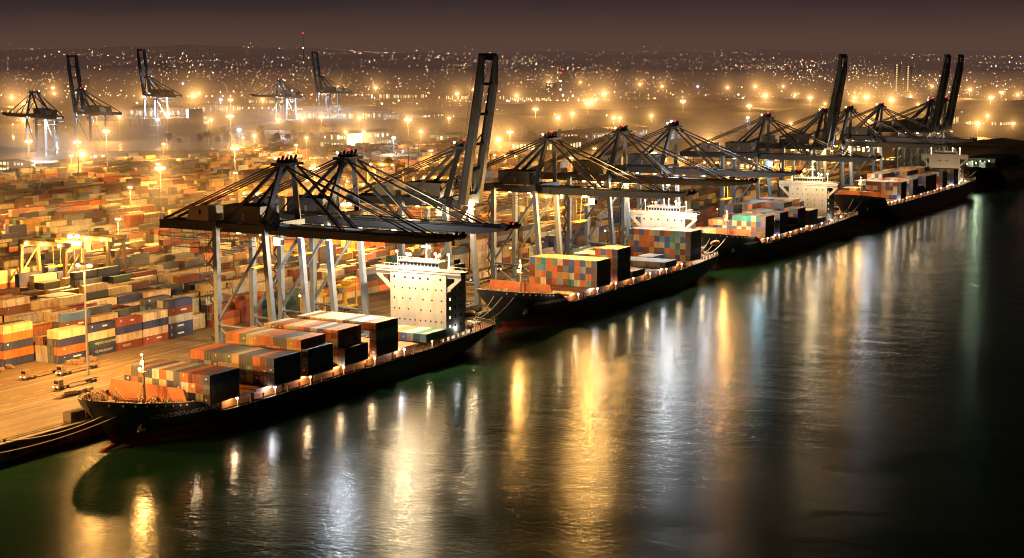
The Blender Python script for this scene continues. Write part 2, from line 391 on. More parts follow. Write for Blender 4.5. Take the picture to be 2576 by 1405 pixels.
# ------------------------------------------------------------------ shipping containers
CL, CW, CH = 12.19, 2.44, 2.59
PAL = {'deep slate': (.11, .125, .14), 'deep navy': (.035, .05, .14), 'deep brown': (.16, .09, .055), 'deep maroon': (.19, .045, .03), 'orange': (.62, .17, .03), 'rust red': (.26, .05, .022), 'navy blue': (.028, .042, .12), 'cream': (.66, .50, .28), 'slate grey': (.085, .10, .105),
       'pale grey': (.42, .41, .36), 'brown': (.22, .085, .03), 'ochre': (.55, .30, .07), 'teal': (.04, .20, .16), 'dark green': (.03, .08, .05), 'sage green': (.18, .26, .17),
       'mid blue': (.06, .13, .33), 'white': (.72, .70, .64), 'yellow': (.75, .46, .03), 'salmon': (.62, .22, .12), 'emerald': (.03, .33, .20), 'light blue': (.16, .33, .42)}
def corrugated_box():
    b = MB(); n = 16; hx, hy, hz = CW / 2, CL / 2, CH / 2
    for sgn in (-1, 1):                                   # long sides as folded sheet
        pts = []
        for i in range(n):
            y0 = -hy + .12 + (CL - .24) * i / n; d = (CL - .24) / n
            pts += [(y0, 0), (y0 + d * .35, 0), (y0 + d * .5, .07), (y0 + d * .85, .07)]
        pts.append((hy - .12, 0))
        vs = []
        for y, dd in pts: vs += [(sgn * (hx - .02 - dd), y, -hz + .16), (sgn * (hx - .02 - dd), y, hz - .12)]
        fs = [(2 * i, 2 * i + 2, 2 * i + 3, 2 * i + 1) if sgn > 0 else (2 * i, 2 * i + 1, 2 * i + 3, 2 * i + 2) for i in range(len(pts) - 1)]
        b.add(vs, fs)
        b.box(sgn * (hx - .06), 0, -hz + .08, .12, CL, .16); b.box(sgn * (hx - .06), 0, hz - .06, .12, CL, .12)
    for sx_ in (-1, 1):
        for sy in (-1, 1): b.box(sx_ * (hx - .07), sy * (hy - .07), 0, .16, .16, CH)
    b.box(0, 0, hz - .05, CW - .1, CL - .1, .06); b.box(0, 0, -hz + .1, CW - .1, CL - .1, .1)
    b.box(0, hy - .08, 0, CW - .2, .06, CH - .2)
    b.box(0, -hy + .05, hz - .08, CW - .2, .1, .16); b.box(0, -hy + .05, -hz + .08, CW - .2, .1, .16)
    return b.mesh('shipping_container', M['box'])
def door_leaf():
    b = MB(); b.box(0, 0, 0, CW / 2 - .13, .06, CH - .34)
    for z in (-.75, -.25, .25, .75): b.box(0, -.04, z, CW / 2 - .25, .03, .12)
    return b.mesh('door', M['box'])
def bars():
    b = MB()
    for x in (-.28, .28): b.tube((x, -.09, -1.1), (x, -.09, 1.1), .03, n=4)
    return b.mesh('locking_bar', M['pole'])
ME_BOX, ME_DOOR, ME_BAR = corrugated_box(), door_leaf(), bars()
CANDS = []                                               # every container with a face that shows: (x, y, z, colour, label parts, group)
def cand(x, y, z, colour, lab, group, mark=None): CANDS.append((x, y, z, colour, lab, group, mark))
TIER = ['bottom tier', 'second tier', 'third tier', 'fourth tier', 'fifth tier', 'sixth tier']
def vary(c):
    k = random.uniform(.75, 1.2); return tuple(min(.8, v * k * random.uniform(.93, 1.07)) for v in c)
def pick(ws): return random.choices(list(ws), list(ws.values()))[0]

SHIPCOL = {0: {'orange': 14, 'rust red': 9, 'navy blue': 5, 'cream': 12, 'slate grey': 14, 'pale grey': 5, 'brown': 10, 'ochre': 9, 'sage green': 4, 'dark green': 2, 'light blue': 2},
           1: {'orange': 26, 'mid blue': 10, 'slate grey': 6, 'cream': 7, 'emerald': 3, 'sage green': 5, 'ochre': 10, 'rust red': 6, 'pale grey': 6, 'light blue': 3, 'brown': 5},
           2: {'cream': 10, 'teal': 4, 'orange': 14, 'emerald': 2, 'navy blue': 5, 'sage green': 3, 'slate grey': 9, 'ochre': 7, 'rust red': 6, 'brown': 6},
           3: {'pale grey': 8, 'salmon': 5, 'ochre': 5, 'light blue': 2, 'navy blue': 4, 'cream': 8, 'rust red': 6, 'slate grey': 9, 'orange': 7, 'brown': 5}}
def ship_bays(si, bays, base, x_star):
    """bays: (y0, [tiers per column, from the quay side to the water side])"""
    prev = None
    for bi, (y0, tiers, *opt) in enumerate(bays):
        n = len(tiers); over = opt[0] if opt else {}; bz = opt[1] if len(opt) > 1 else base
        for c in range(n):
            for t in range(tiers[c]):
                right = tiers[c + 1] if c + 1 < n else 0
                front = 0
                if prev is not None and y0 - prev[0] < 17: front = max(0, prev[1][c] - 1) if c < len(prev[1]) else 0
                if t == tiers[c] - 1 or t >= right or t >= front:
                    x = x_star - CW / 2 - (n - 1 - c) * 2.47
                    colr = over.get((c, t)) or pick(SHIPCOL[si])
                    if c == n - 1 and not (si == 0 and bi in (4, 5)): colr = random.choice(('deep slate', 'deep navy', 'deep brown', 'deep slate', 'deep maroon'))  # waterside column darkened in its colours, painting in the unlit side's shade
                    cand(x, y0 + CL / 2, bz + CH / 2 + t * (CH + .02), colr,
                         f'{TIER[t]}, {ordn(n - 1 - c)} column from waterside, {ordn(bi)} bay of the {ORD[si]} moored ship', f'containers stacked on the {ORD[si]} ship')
        prev = (y0, tiers)
# ------------------------------------------------------------------ ships
SX = -286.3; HB = 15.0
def interp(tab, s):
    for (a, va), (b, vb) in zip(tab, tab[1:]):
        if s <= b:
            t = max(0, min(1, (s - a) / (b - a))); t = t * t * (3 - 2 * t) if abs(vb - va) > 2.5 else t
            return va + (vb - va) * t
    return tab[-1][1]
def hull_shape(L, zb, zm, zs):
    fcs = zb - 3.2
    tab = [(0, zb), (8, zb - 1.3), (24, fcs), (36, zm), (L - 55, zm + .1), (L - 30, zm + .9), (L, zs)]
    def ztop(s): return interp(tab, s)
    def stem(z):
        t = max(0, min(1.1, z / zb)); return 10.5 * (1 - t) ** 1.25 if t < 1 else 0
    def send(z, L=L):
        t = max(0, min(1, (z) / 6.5)); return L - 11 * (1 - t) ** 1.4
    def halfb(s, z):
        t = max(0, min(1, z / (zb * .8)))
        le = 58 - 30 * t; lr = 48 - 38 * min(1, max(0, z / 7.5)) ** .7
        a = max(0, min(1, (s - stem(z)) / le)); b = max(0, min(1, (send(z) - s) / lr))
        fa = (1 - (1 - a) ** (1.9 + .9 * t)) ** (1 - .28 * t)
        fb = .25 * t + (1 - .25 * t) * (1 - (1 - b) ** 2.4) ** .7
        if b <= 0: fb = .0
        if b <= .02 and t > .3: fb = min(fb, .75)
        return HB * fa * fb
    return ztop, stem, send, halfb
def make_hull(ztop, stem, send, halfb, L):
    b = MB(); nu, nv = 90, 16; idx = {}
    for side in (1, -1):
        grid = []
        for i in range(nu + 1):
            u = i / nu; u = .5 - .5 * math.cos(math.pi * u) if False else u
            uu = (u ** 1.6) * .5 * 2 ** .6 if u < .5 else 1 - ((1 - u) ** 1.6) * .5 * 2 ** .6
            row = []
            for j in range(nv + 1):
                v = j / nv
                zz = -1.5 + (ztop(uu * L) + 1.5) * v
                s0, s1 = stem(max(zz, 0)), send(max(zz, 0))
                s = s0 + (s1 - s0) * uu
                z = -1.5 + (ztop(s) + 1.5) * v
                row.append((SX + side * halfb(s, max(z, 0)), s, z))
            grid.append(row)
        vs = [p for r in grid for p in r]
        fs = []
        for i in range(nu):
            for j in range(nv):
                a = i * (nv + 1) + j; q = (a, a + nv + 1, a + nv + 2, a + 1)
                fs.append(q if side > 0 else q[::-1])
        b.add(vs, fs)
        if side > 0: last = grid[-1]
        else: b.add(last + grid[-1], [(j, len(last) + j, len(last) + j + 1, j + 1) for j in range(nv)])
    # bulbous bow
    vs, n = [], 12
    prof = [(-3.6, .1), (-3.2, .9), (-1.5, 1.7), (2, 2.2), (8, 2.3), (16, 2.0)]
    for s, r in prof: vs += [(SX + r * .8 * math.cos(2 * math.pi * k / n), s + 9.5 - 2.0, -.75 + r * math.sin(2 * math.pi * k / n)) for k in range(n)]
    b.add(vs, [(i * n + k, i * n + (k + 1) % n, (i + 1) * n + (k + 1) % n, (i + 1) * n + k) for i in range(len(prof) - 1) for k in range(n)] + [tuple(range(n))])
    return b
def deck_strip(ztop, halfb, s0, s1, zf, n=30, inset=.25):
    vs = []
    for i in range(n + 1):
        s = s0 + (s1 - s0) * i / n; z = zf(s); h = max(.05, halfb(s, z) - inset)
        vs += [(SX - h, s, z), (SX + h, s, z)]
    return MB().add(vs, [(2 * i, 2 * i + 1, 2 * i + 3, 2 * i + 2) for i in range(n)])
def disc(b, x, y, z, r, n=10):
    b.add([(x + r * math.cos(2 * math.pi * k / n), y, z + r * math.sin(2 * math.pi * k / n)) for k in range(n)], [tuple(range(n))])
def write(body, size, parent, loc, rot, m='lettering', shear=0.0, align='LEFT', sx=1.0):
    c = bpy.data.curves.new('lettering', 'FONT'); c.body = body; c.size = size; c.shear = shear; c.align_x = align; c.extrude = .01
    c.materials.append(M[m]); t = bpy.data.objects.new('lettering', c); COL.objects.link(t); bpy.context.view_layer.update()
    me = bpy.data.meshes.new_from_object(t.evaluated_get(bpy.context.evaluated_depsgraph_get())); bpy.data.objects.remove(t)
    o = bpy.data.objects.new('lettering', me); COL.objects.link(o); o.parent = parent; o.location = loc; o.rotation_euler = rot
    return o
random.seed(5)
def make_ship(i, y0, L, zb, zm, zs, base, hy, hcx, hz0, hz1, wingh, label, text, houserows, lit=1.0, hdepth=12.0, tsize=2.2, ts=15, tz=6.6):
    root = empty('container_ship', (0, y0, 0), label, 'container ship', 'container ships moored in line along the quay')
    ztop, stem, send, halfb = hull_shape(L, zb, zm, zs)
    hull = make_hull(ztop, stem, send, halfb, L).build('hull', 'hull', root, smooth=True)
    if text:
        xs = SX + halfb(ts, ztop(ts) * .62) + .5; xe = SX + halfb(ts + 16, ztop(ts) * .62)
        t_ = write(text, tsize, hull, (0, 0, 0), (0, 0, 0), shear=.25)
        for v_ in t_.data.vertices:
            s_, z_ = ts + v_.co.x, zb - tz + v_.co.y; v_.co = (SX + halfb(s_, z_) + .12, s_, z_)
    a = MB(); ax = SX + halfb(10.5, zb - 7) + .25      # anchor in its hawse
    a.box(ax, 12.5, zb - 8.2, .5, .5, 2.6); a.box(ax + .15, 12.5, zb - 9.4, .6, 2.4, .6); a.tube((ax + .1, 11.4, zb - 9.2), (ax + .5, 11.2, zb - 8.0), .25, .1); a.tube((ax + .1, 13.6, zb - 9.2), (ax + .5, 13.8, zb - 8.0), .25, .1)
    a.build('anchor', 'rail', hull)
    for k in range(9):
        s = 3 + k * 2.3; h = MB(); z = ztop(s) - .75
        x = SX + halfb(s, z) + .03
        h.ball((x, s, z), .32, 8, 4); h.build('fairlead', 'kerb', hull)
    for side in (1, -1):
        rim = MB()
        for k in range(70):
            sa, sb = L * k / 70.0, L * (k + 1) / 70.0
            if k == 0: sa = .6
            pa = (SX + side * (halfb(sa, ztop(sa)) - .08), sa, ztop(sa) + .06); pb = (SX + side * (halfb(sb - .01, ztop(sb)) - .08), sb, ztop(sb) + .06)
            rim.beam(pa, pb, .28, .14)
        rim.build('gunwale', 'gear' if i == 0 else 'kerb', root)
    deck_strip(ztop, halfb, 1.2, 25, lambda s: ztop(s) - 1.15).build('forecastle_deck', 'deck', root)
    deck_strip(ztop, halfb, 25, L - 1.5, lambda s: min(ztop(s), zm + 1.6) - 1.0 if s > 40 else zm - .9, 60).build('main_deck', 'deck', root)
    # breakwater wall
    zf = ztop(22) - 1.2; ws = 22.5; hw = halfb(22, zf) - .6
    bw = MB(); bw.prism([(SX - hw, zf), (SX + hw, zf), (SX + hw - 1.4, zf + 4.2), (SX - hw + 1.2, zf + 4.6)], ws, ws + .3)
    for k in range(12): bw.box(SX - hw + 2 + k * (2 * hw - 4) / 11, ws + 1.0, zf + 2, .2, 1.4, 3.4)
    bwo = bw.build('breakwater', 'orange', root)
    pl = MB(); pl.box(SX, 30, ztop(24) - 3.0, 27, 12, .4); pl.build('raised_platform', 'hatch', root)
    # foremast
    fm = MB(); mx = SX + 2.2; ms_ = 19.0
    fm.tube((mx, ms_, zf), (mx, ms_, zf + 12.5), .42, .25); fm.box(mx, ms_, zf + 8.5, 2.0, 1.6, .2); fm.box(mx, ms_, zf + 10.6, 1.4, 1.2, .15)
    fm.tube((mx - .5, ms_ + .6, zf), (mx - .2, ms_ + .2, zf + 9), .1); fm.tube((mx, ms_ - 2.6, zf), (mx, ms_, zf + 6), .1)
    fmo = fm.build('foremast', 'house_cream' if i else 'rail', root)
    for dx, dz in ((-.8, 9.2), (.1, 11.2), (0, 13.0)):
        lb = MB(); lb.ball((mx + dx, ms_ - .5, zf + dz), .42 if dz < 12 else .3, 8, 5); lb.build('mast_lamp', 'sodium', fmo)
    lamp('mast_light', (mx - .5, ms_ - 1.6, zf + 10.5), (15000 if i == 0 else 11000) * lit, SOD, fmo, .8)
    # winches, bollards and coiled gear on the forecastle
    for k in range(16 if i == 0 else 9):
        s = random.uniform(5, 20); hw2 = halfb(s, ztop(s) - 1) - 2.0; x = SX + random.uniform(-hw2, hw2); z = ztop(s) - 1.15
        g = MB(); rz = random.uniform(0, 3)
        g.box(x, s, z + .45, 2.0, 1.4, .5, rz); g.tube((x - .8, s, z + 1.0), (x + .8, s, z + 1.0), .55, n=10)
        for e_ in (-.85, 0, .85): g.tube((x + e_ - .06, s, z + 1.0), (x + e_ + .06, s, z + 1.0), .8, n=10)
        g.build('winch', 'gear', root)
    for k in range(10):
        s = 3.5 + k * 1.9; h_ = halfb(s, ztop(s) - 1) - .9
        for sd in (-1, 1):
            g = MB()
            for dy in (-.4, .4): g.tube((SX + sd * h_, s + dy, ztop(s) - 1.15), (SX + sd * h_, s + dy, ztop(s) + .05), .22); g.tube((SX + sd * h_, s + dy, ztop(s) + .05), (SX + sd * h_, s + dy, ztop(s) + .15), .3)
            g.build('bollard', 'gear', root)
    if i == 0:
        g = MB(); g.tube((SX - 6, 18, zf), (SX - 4.2, 15.5, zf + 4), .14); g.tube((SX - 3, 18, zf), (SX - 4.2, 15.5, zf + 4), .14); g.tube((SX - 6, 17, zf), (SX - 4.2, 15.5, zf + 4), .1); g.build('davit', 'white', root)
    # hatch covers under and between the bays
    for k in range(int((hy - y0 - 40) // 14)):
        s = 38 + k * 14.0
        hc = MB(); hc.box(SX, s + 6.5, base - .45, 25.5, 13.2, .7); hc.box(SX, s + 6.5, base - 1.9, 24, 12.6, 2.2); hc.build('hatch_cover', 'hatch', root)
    # bulwark posts, rails and deck lamps on the water side
    s = 42.0; k = 0
    while s < L - 34:
        x = SX + halfb(s, ztop(s)) - .45; z = ztop(s)
        p = MB(); p.box(x, s, z + .5, .35, .35, 2.4 if k % 3 else 3.2); p.build('stanchion', 'orange' if k % 2 else 'gear', root)
        if k % 3 == 0:
            d = MB(); d.ball((x, s - .3, z + 2.3), .38, 8, 5); c_ = (k // 3) % 4
            d.build('deck_lamp', 'cool' if c_ == (1 if i < 2 else 2) else 'warm', root)
            lamp('deck_light', (x - .9, s - 1.0, z + 2.0), (900 if c_ != 1 else 1200) * lit, WRM if c_ != 1 else WHT, root, .3)
        s += 5.5; k += 1
    rl = MB()
    for z in (1.0, 1.6): rl.tube((SX + HB - .35, 42, zm + z), (SX + HB - .35, L - 36, zm + z), .05, n=4)
    rl.build('railing', 'gear', root)
    if i < 3:  # lamp on an arm, added only to light the hull lettering
        s_ = 24.0; x_ = SX + halfb(s_, ztop(s_)); b = MB(); b.tube((x_ - .3, s_, ztop(s_) + .2), (x_ + 3.0, s_ - 4, ztop(s_) + 1.4), .07, n=5); b.box(x_ + 3.1, s_ - 4.1, ztop(s_) + 1.3, .5, .4, .25); b.build('added_bow_lamp', 'gear', root)
        lamp('added_bow_light', (x_ + 3.1, s_ - 4.1, ztop(s_) + .9), 1300, WRM, root, .2)
    # ---- accommodation block
    hx0, hx1 = hcx - 10.8, hcx + 10.8; f0 = hy - y0; hz = hz0
    dh = empty('deckhouse', (0, 0, 0), None, None); dh.parent = root; del_label(dh)
    b = MB(); b.box(hcx, f0 + hdepth / 2, (hz0 + hz1) / 2, 21.6, hdepth, hz1 - hz0); body = b.build('deckhouse_block', 'white', root); dh_remove(dh); dh = body
    for r_, (z, xs_) in enumerate(houserows):
        for fx in xs_:
            p = MB(); disc(p, hx0 + 1.2 + fx * 19.2, f0 - .03, z, .30 if r_ else .42); p.build('porthole', 'dark', dh)
    for z in [hz0 + 3 * k for k in range(1, int((hz1 - hz0) // 3))]:
        for k in range(3):
            p = MB(); p.box(hx1 + .02, f0 + 2.4 + k * 3.4, z, .04, .8, .9); p.build('window', 'winwarm' if (k + int(z)) % 3 == 0 else 'glassd', dh)
    # wings: deck slab across the full beam with cut-away triangular brackets under it
    wx0, wx1 = hcx - 16.4, hcx + 16.4
    wd = MB(); wd.box(hcx, f0 + 2.2, hz1 + .5, wx1 - wx0, 4.6, .9); wing = wd.build('bridge_wing_deck', 'white', root)
    bw_ = MB()
    for t in range(14):
        xa = wx0 + (wx1 - wx0) * t / 14; xb = wx0 + (wx1 - wx0) * (t + 1) / 14
        bw_.box((xa + xb) / 2, f0 - .15, hz1 + 1.4, xb - xa, .12, 1.0)
    bw_.build('wing_parapet', 'white', wing)
    for sd in (-1, 1):
        e0 = hx1 if sd > 0 else hx0; e1 = wx1 if sd > 0 else wx0
        br = MB()
        br.prism([(e1, hz1 + .05), (e1, hz1 - 1.3), (e0, hz1 - wingh), (e0, hz1 - wingh + 1.9), (e0 + sd * 3.1, hz1 - 2.1), (e0 + sd * 3.1, hz1 - 1.1), (e0, hz1 - 1.1), (e0, hz1 + .05)], f0 + .2, f0 + .7)
        br.build('wing_bracket', 'white', wing)
    br = MB(); br.box(hcx, f0 + 3.4, hz1 + 2.3, 15.5, 5.2, 2.7); br.box(hcx, f0 + 3.4, hz1 + 3.8, 16.4, 6.2, .3); bridge = br.build('wheelhouse', 'white', root)
    for k in range(11):
        p = MB(); p.box(hcx - 6.9 + k * 1.38, f0 + .77, hz1 + 2.75, 1.05, .06, 1.0); p.build('bridge_window', 'glassd', bridge)
    # top gear: mast, radar scanners, domes, aerials
    tm = MB(); tm.tube((hcx + 1, f0 + 4, hz1 + 3.9), (hcx + 1, f0 + 4, hz1 + 12), .4, .2); tm.box(hcx + 1, f0 + 4, hz1 + 8, 3.6, 1.0, .2); tm.box(hcx + 1, f0 + 4, hz1 + 10, 2.4, .8, .15); tmo = tm.build('radar_mast', 'white', root)
    tm = MB(); tm.box(hcx + 1, f0 + 3.4, hz1 + 8.5, 3.2, .35, .35, .4); tm.build('radar_scanner', 'white', tmo)
    for dx, dy, r_ in ((-5, 3, .7), (6, 4, .9), (-7.5, 5, .45)):
        t = MB(); t.tube((hcx + dx, f0 + dy, hz1 + 3.9), (hcx + dx, f0 + dy, hz1 + 5), .15); t.ball((hcx + dx, f0 + dy, hz1 + 5.4), r_, 10, 6); t.build('satellite_dome', 'white', tmo)
    rl = MB()
    for x_ in [hcx - 16 + 2 * k for k in range(17)]: rl.tube((x_, f0 + 4.3, hz1 + .9), (x_, f0 + 4.3, hz1 + 2), .05, n=4)
    rl.tube((hcx - 16, f0 + 4.3, hz1 + 2), (hcx + 16, f0 + 4.3, hz1 + 2), .06, n=4)
    for x_ in [hcx - 8 + k for k in range(17)]: rl.tube((x_, f0 + .5, hz1 + 3.9), (x_, f0 + .5, hz1 + 4.9), .05, n=4)
    rl.tube((hcx - 8, f0 + .5, hz1 + 4.9), (hcx + 8, f0 + .5, hz1 + 4.9), .06, n=4)
    rl.build('railing', 'white', wing)
    for dx in (-10.5, 4.5, 9.5):
        t = MB(); t.tube((hcx + dx, f0 + 4, hz1 + .9), (hcx + dx, f0 + 4, hz1 + 6.0), .09); t.ball((hcx + dx, f0 + 3.6, hz1 + 6.2), .45, 8, 5); t.build('wing_lamp', 'warm', wing)
    lamp('wing_light', (hcx, f0 + 8, hz1 + 7), 1600 * lit, WRM, root, .5)
    # funnel, lifeboat, stepped decks aft
    fn = MB(); fn.prism([(hcx - 1, hz0), (hcx + 6, hz0), (hcx + 5.6, hz1 + 1.2), (hcx - .6, hz1 + 2)], f0 + hdepth + 2, f0 + hdepth + 9); fno = fn.build('funnel', 'house_cream', root)
    fb = MB(); fb.box(hcx + 2.5, f0 + hdepth + 5.5, hz1 + 2.1, 4, 4, 1.3); fb.build('funnel_cap', 'rubber', fno)
    st = L - 3
    for k, (z, wdt) in enumerate(((3.0, 24), (6.0, 20), (9.0, 15))):
        zz = hz0 + z - 1.2; d = MB(); d.box(hcx + (0 if k else -.5), f0 + hdepth + 5, zz, wdt, 10, .25); dk = d.build('aft_deck', 'white', root)
        r2 = MB()
        for y_ in range(0, 11): r2.tube((hcx + wdt / 2, f0 + hdepth + y_, zz), (hcx + wdt / 2, f0 + hdepth + y_, zz + 1.1), .05, n=4); r2.tube((hcx + wdt / 2 - .4, f0 + hdepth + y_ * 1.0, zz - 2.8), (hcx + wdt / 2 - .4, f0 + hdepth + y_, zz), .06, n=4) if y_ % 3 == 0 else None
        r2.tube((hcx + wdt / 2, f0 + hdepth, zz + 1.1), (hcx + wdt / 2, f0 + hdepth + 10, zz + 1.1), .06, n=4); r2.build('railing', 'white', dk)
    lbm = MB(); vs = []; n = 10
    for s_, r_ in ((0, .15), (1.2, 1.1), (3, 1.45), (6, 1.45), (7.8, 1.1), (9, .15)):
        vs += [(SX + HB - 1.8 + r_ * math.cos(2 * math.pi * k / n), f0 + hdepth + s_ + .5, hz0 + 4.8 + r_ * .85 * math.sin(2 * math.pi * k / n)) for k in range(n)]
    lbm.add(vs, [(a * n + k, a * n + (k + 1) % n, (a + 1) * n + (k + 1) % n, (a + 1) * n + k) for a in range(5) for k in range(n)]); lbm.build('lifeboat', 'lifeboat', root, smooth=True)
    sd_ = deck_strip(ztop, halfb, f0 + hdepth, L - 1, lambda s: ztop(s) - 1.0, 12); sd_.build('poop_deck', 'deck', root)
    for k in range(8):
        g = MB(); s = L - 16 + random.uniform(0, 12); x = SX + random.uniform(-10, 10); z = ztop(s) - 1.0
        g.box(x, s, z + .5, 1.8, 1.4, .7, random.uniform(0, 3)); g.tube((x - .9, s, z + 1.2), (x + .9, s, z + 1.2), .7, n=10); g.build('mooring_winch', 'gear', root)
    for k in range(14):
        s = L - 24 + k * 1.6; x = SX + halfb(s, ztop(s)) - .3; p = MB(); p.tube((x, s, ztop(s) - .5), (x, s, ztop(s) + 1.6), .13); p.build('stanchion', 'gear', root)
    for dx in (-8, 0, 9): lamp('stern_light', (SX + dx, L - 12, ztop(L - 12) + 5), 3000 * lit, WRM, root, .4)
    for k in range(7):
        s = f0 + 1 + k * 3.2; d = MB(); d.box(SX + HB - 1.9, s, ztop(s) + .5, .1, .8 + .7 * (k % 3), 1.0 + .2 * (k % 2)); d.build('deck_window', 'deckwin', root)
    lamp('side_light', (SX + HB + .6, f0 + 6, ztop(f0 + 6) + 4.0), 200 * lit, WHT, root, .3)
    # floods added ahead of the block to light its front
    for dx in (-9, 0, 9):
        d = MB(); d.box(hcx + dx, f0 - 9, hz0 + 1.2, .7, .3, .5); d.build('flood_lamp', 'warm', root)
        lamp('flood_light', (hcx + dx, f0 - 8.5, hz0 + 1.6), (900, 2100, 3600, 2600)[i] * lit, (1, .80, .52), root, .4, 130, .8, (0, .72, .55))
    return root
def del_label(o):
    for k in ('label', 'category', 'group'):
        if k in o: del o[k]
def dh_remove(o): bpy.data.objects.remove(o)
Z5 = lambda z0, z1: [z0 + (z1 - z0) * k / 4 for k in range(5)]
z = Z5(13.6, 27.6)
rows1 = [(z[4], (.02, .24, .40, .54, .70, .95)), (z[3], (.02, .18, .33, .45, .60, .69, .86, .97)), (z[2], (.02, .19, .34, .60, .78, .97)), (z[1], (.02, .12, .30, .56, .75, .97)), (z[0], tuple(.02 + k * .105 for k in range(10)))]
rows2 = [(27.0, (.02, .2, .38, .62, .8, .97)), (23.6, (.3, .72))]
rows3 = [(28.3, (.2, .45, .75, .93)), (25.6, (.05, .2, .35, .5, .64, .78, .94)), (22.8, (.1, .3, .5, .7, .93)), (20, (.05, .28, .5, .7, .93)), (17.2, (.05, .2, .5, .65, .93)), (14.4, (.1, .5, .7, .93))]
make_ship(0, 294.5, 189, 14.3, 6.3, 8.8, 9.0, 443.5, -282.2, 9.0, 29.3, 6.2, 'black container ship with tall porthole-dotted white house, moored first beside the bare quay', 'GO COSO LARUNO SOIJ', rows1, tsize=1.9, ts=13)
make_ship(1, 498, 190, 16.3, 8.3, 10.6, 11.0, 663, -291.5, 11.0, 28.8, 6.5, 'black container ship moored second, flat orange and blue front wall, twelve boxes wide', 'OMDONIEDT UOKODALIS ETPOL O', rows2, .9, tsize=1.5, ts=14)
make_ship(2, 703, 196, 17.3, 9.3, 11.0, 12.1, 838, -283.5, 12.0, 30.6, 6.5, 'black container ship moored third, green and cream boxes ahead of its white house', 'FVAROOL AROCO DF SS', rows3, .8, tsize=1.6, ts=16)
make_ship(3, 917, 262, 19.5, 10.3, 12.2, 12.6, 1132, -284.5, 12.6, 29.6, 6.5, 'long black container ship moored fourth, white wings over narrow dark sided stacks', None, [(27.2, (.3, .36, .55, .62))], .8)
# the fifth ship: only the dark bow shows
random.seed(8)
r5 = empty('container_ship', (0, 1222, 0), 'unlit black ship hull moored last in the line with green floodlit deck', 'container ship', 'container ships moored in line along the quay')
zt, stf, sef, hbf = hull_shape(210, 17.5, 9.5, 11)
make_hull(zt, stf, sef, hbf, 210).build('hull', 'hull', r5, smooth=True)
deck_strip(zt, hbf, 1.2, 205, lambda s: zt(s) - 1.1, 60).build('main_deck', 'deck', r5)
for k in range(6):
    b = MB(); b.box(SX + random.uniform(-8, 8), 12 + k * 6, 16 + random.uniform(0, 2), random.uniform(3, 6), 3, random.uniform(3, 8)); b.build('deck_structure', 'house_grey', r5)
    b = MB(); b.box(SX - 6 + 2 * k, 9 + k * 5.5, 19 + k % 2, .9, .2, 1.4); b.build('lit_window', 'winwhite', r5)
for k in range(5): b = MB(); b.box(SX - 2 + random.uniform(-3, 3), 48 + k * 13.5, 15 + random.uniform(0, 3), 24, 12.2, 9); b.build('cargo_stack', 'tower', r5)
lamp('deck_light', (SX + 2, 8, 21), 26000, (.75, 1.0, .6), r5, .5)

full = lambda n, t: [t] * n
ov = {}
for c, nme in enumerate(['ochre', 'slate grey', 'orange', 'navy blue', 'white', 'orange', 'pale grey', 'slate grey', 'orange', 'rust red', 'rust red', 'slate grey']): ov[(c, 2)] = nme
for c, nme in enumerate(['navy blue', 'orange', 'slate grey', 'cream', 'slate grey', 'cream', 'navy blue', 'slate grey', 'white', 'ochre', 'rust red', 'ochre']): ov[(c, 1)] = nme
ov[(11, 0)] = 'navy blue'; ov[(10, 0)] = 'cream'
ovb = {(c, 2): n_ for c, n_ in enumerate(['orange', 'orange', 'slate grey', 'slate grey', 'slate grey', 'sage green', 'cream', 'slate grey', 'slate grey', 'orange', 'brown', 'brown'])}
ovb.update({(11, 1): 'rust red', (11, 0): 'slate grey'})
ovc = {(c, 3): n_ for c, n_ in enumerate(['orange', 'orange', 'sage green', 'cream', 'ochre', 'orange', 'orange', 'slate grey', 'slate grey', 'ochre', 'orange', 'slate grey'])}
ovc.update({(11, 2): 'slate grey', (11, 1): 'navy blue', (11, 0): 'slate grey'})
ovd = {(c, 3): n_ for c, n_ in enumerate(['cream', 'brown', 'rust red', 'ochre', 'pale grey', 'orange', 'brown', 'pale grey', 'slate grey', 'orange', 'orange', 'brown'])}
ove = {(c, 3): n_ for c, n_ in enumerate(['pale grey', 'brown', 'cream', 'cream', 'cream', 'pale grey', 'cream', 'slate grey', 'pale grey', 'light blue', 'rust red', 'rust red'])}
ove.update({(11, 2): 'pale grey', (11, 1): 'rust red', (11, 0): 'brown'})
ovf = {(c, 1): n_ for c, n_ in enumerate(['teal', 'cream', 'orange', 'cream', 'teal', 'cream', 'salmon', 'orange', 'light blue', 'cream', 'teal', 'sage green'])}
XS = SX + 15.0 - .1
ship_bays(0, [(324.6, full(12, 3), ov), (352.0, full(12, 3), ovb), (367.8, full(12, 3) if 0 else [4] * 11 + [3], {**ovc, (11, 2): 'slate grey'}), (386.0, [4] * 10 + [4, 2], ovd), (402.6, [4] * 12, ove), (431.2, [0] * 3 + [1] * 8 + [1], {(k, 0): v for (k, _), v in ovf.items()})], 9.0, XS)
ship_bays(1, [(555, full(12, 4), {}), (573.4, [3, 3, 0, 0, 4, 4, 4, 4, 5, 5, 5, 5], {}), (587.5, [3, 4, 3, 4, 3, 1, 1, 0, 0, 1, 1, 1], {}), (620.2, [1] * 12, {(k, 0): 'pale grey' for k in range(12)}), (634.5, [0, 0, 0, 0, 1, 1, 1, 0, 0, 0, 0, 0], {}), (647.4, full(12, 5), {(11, 4): 'slate grey', (11, 3): 'dark green'})], 11.0, XS)
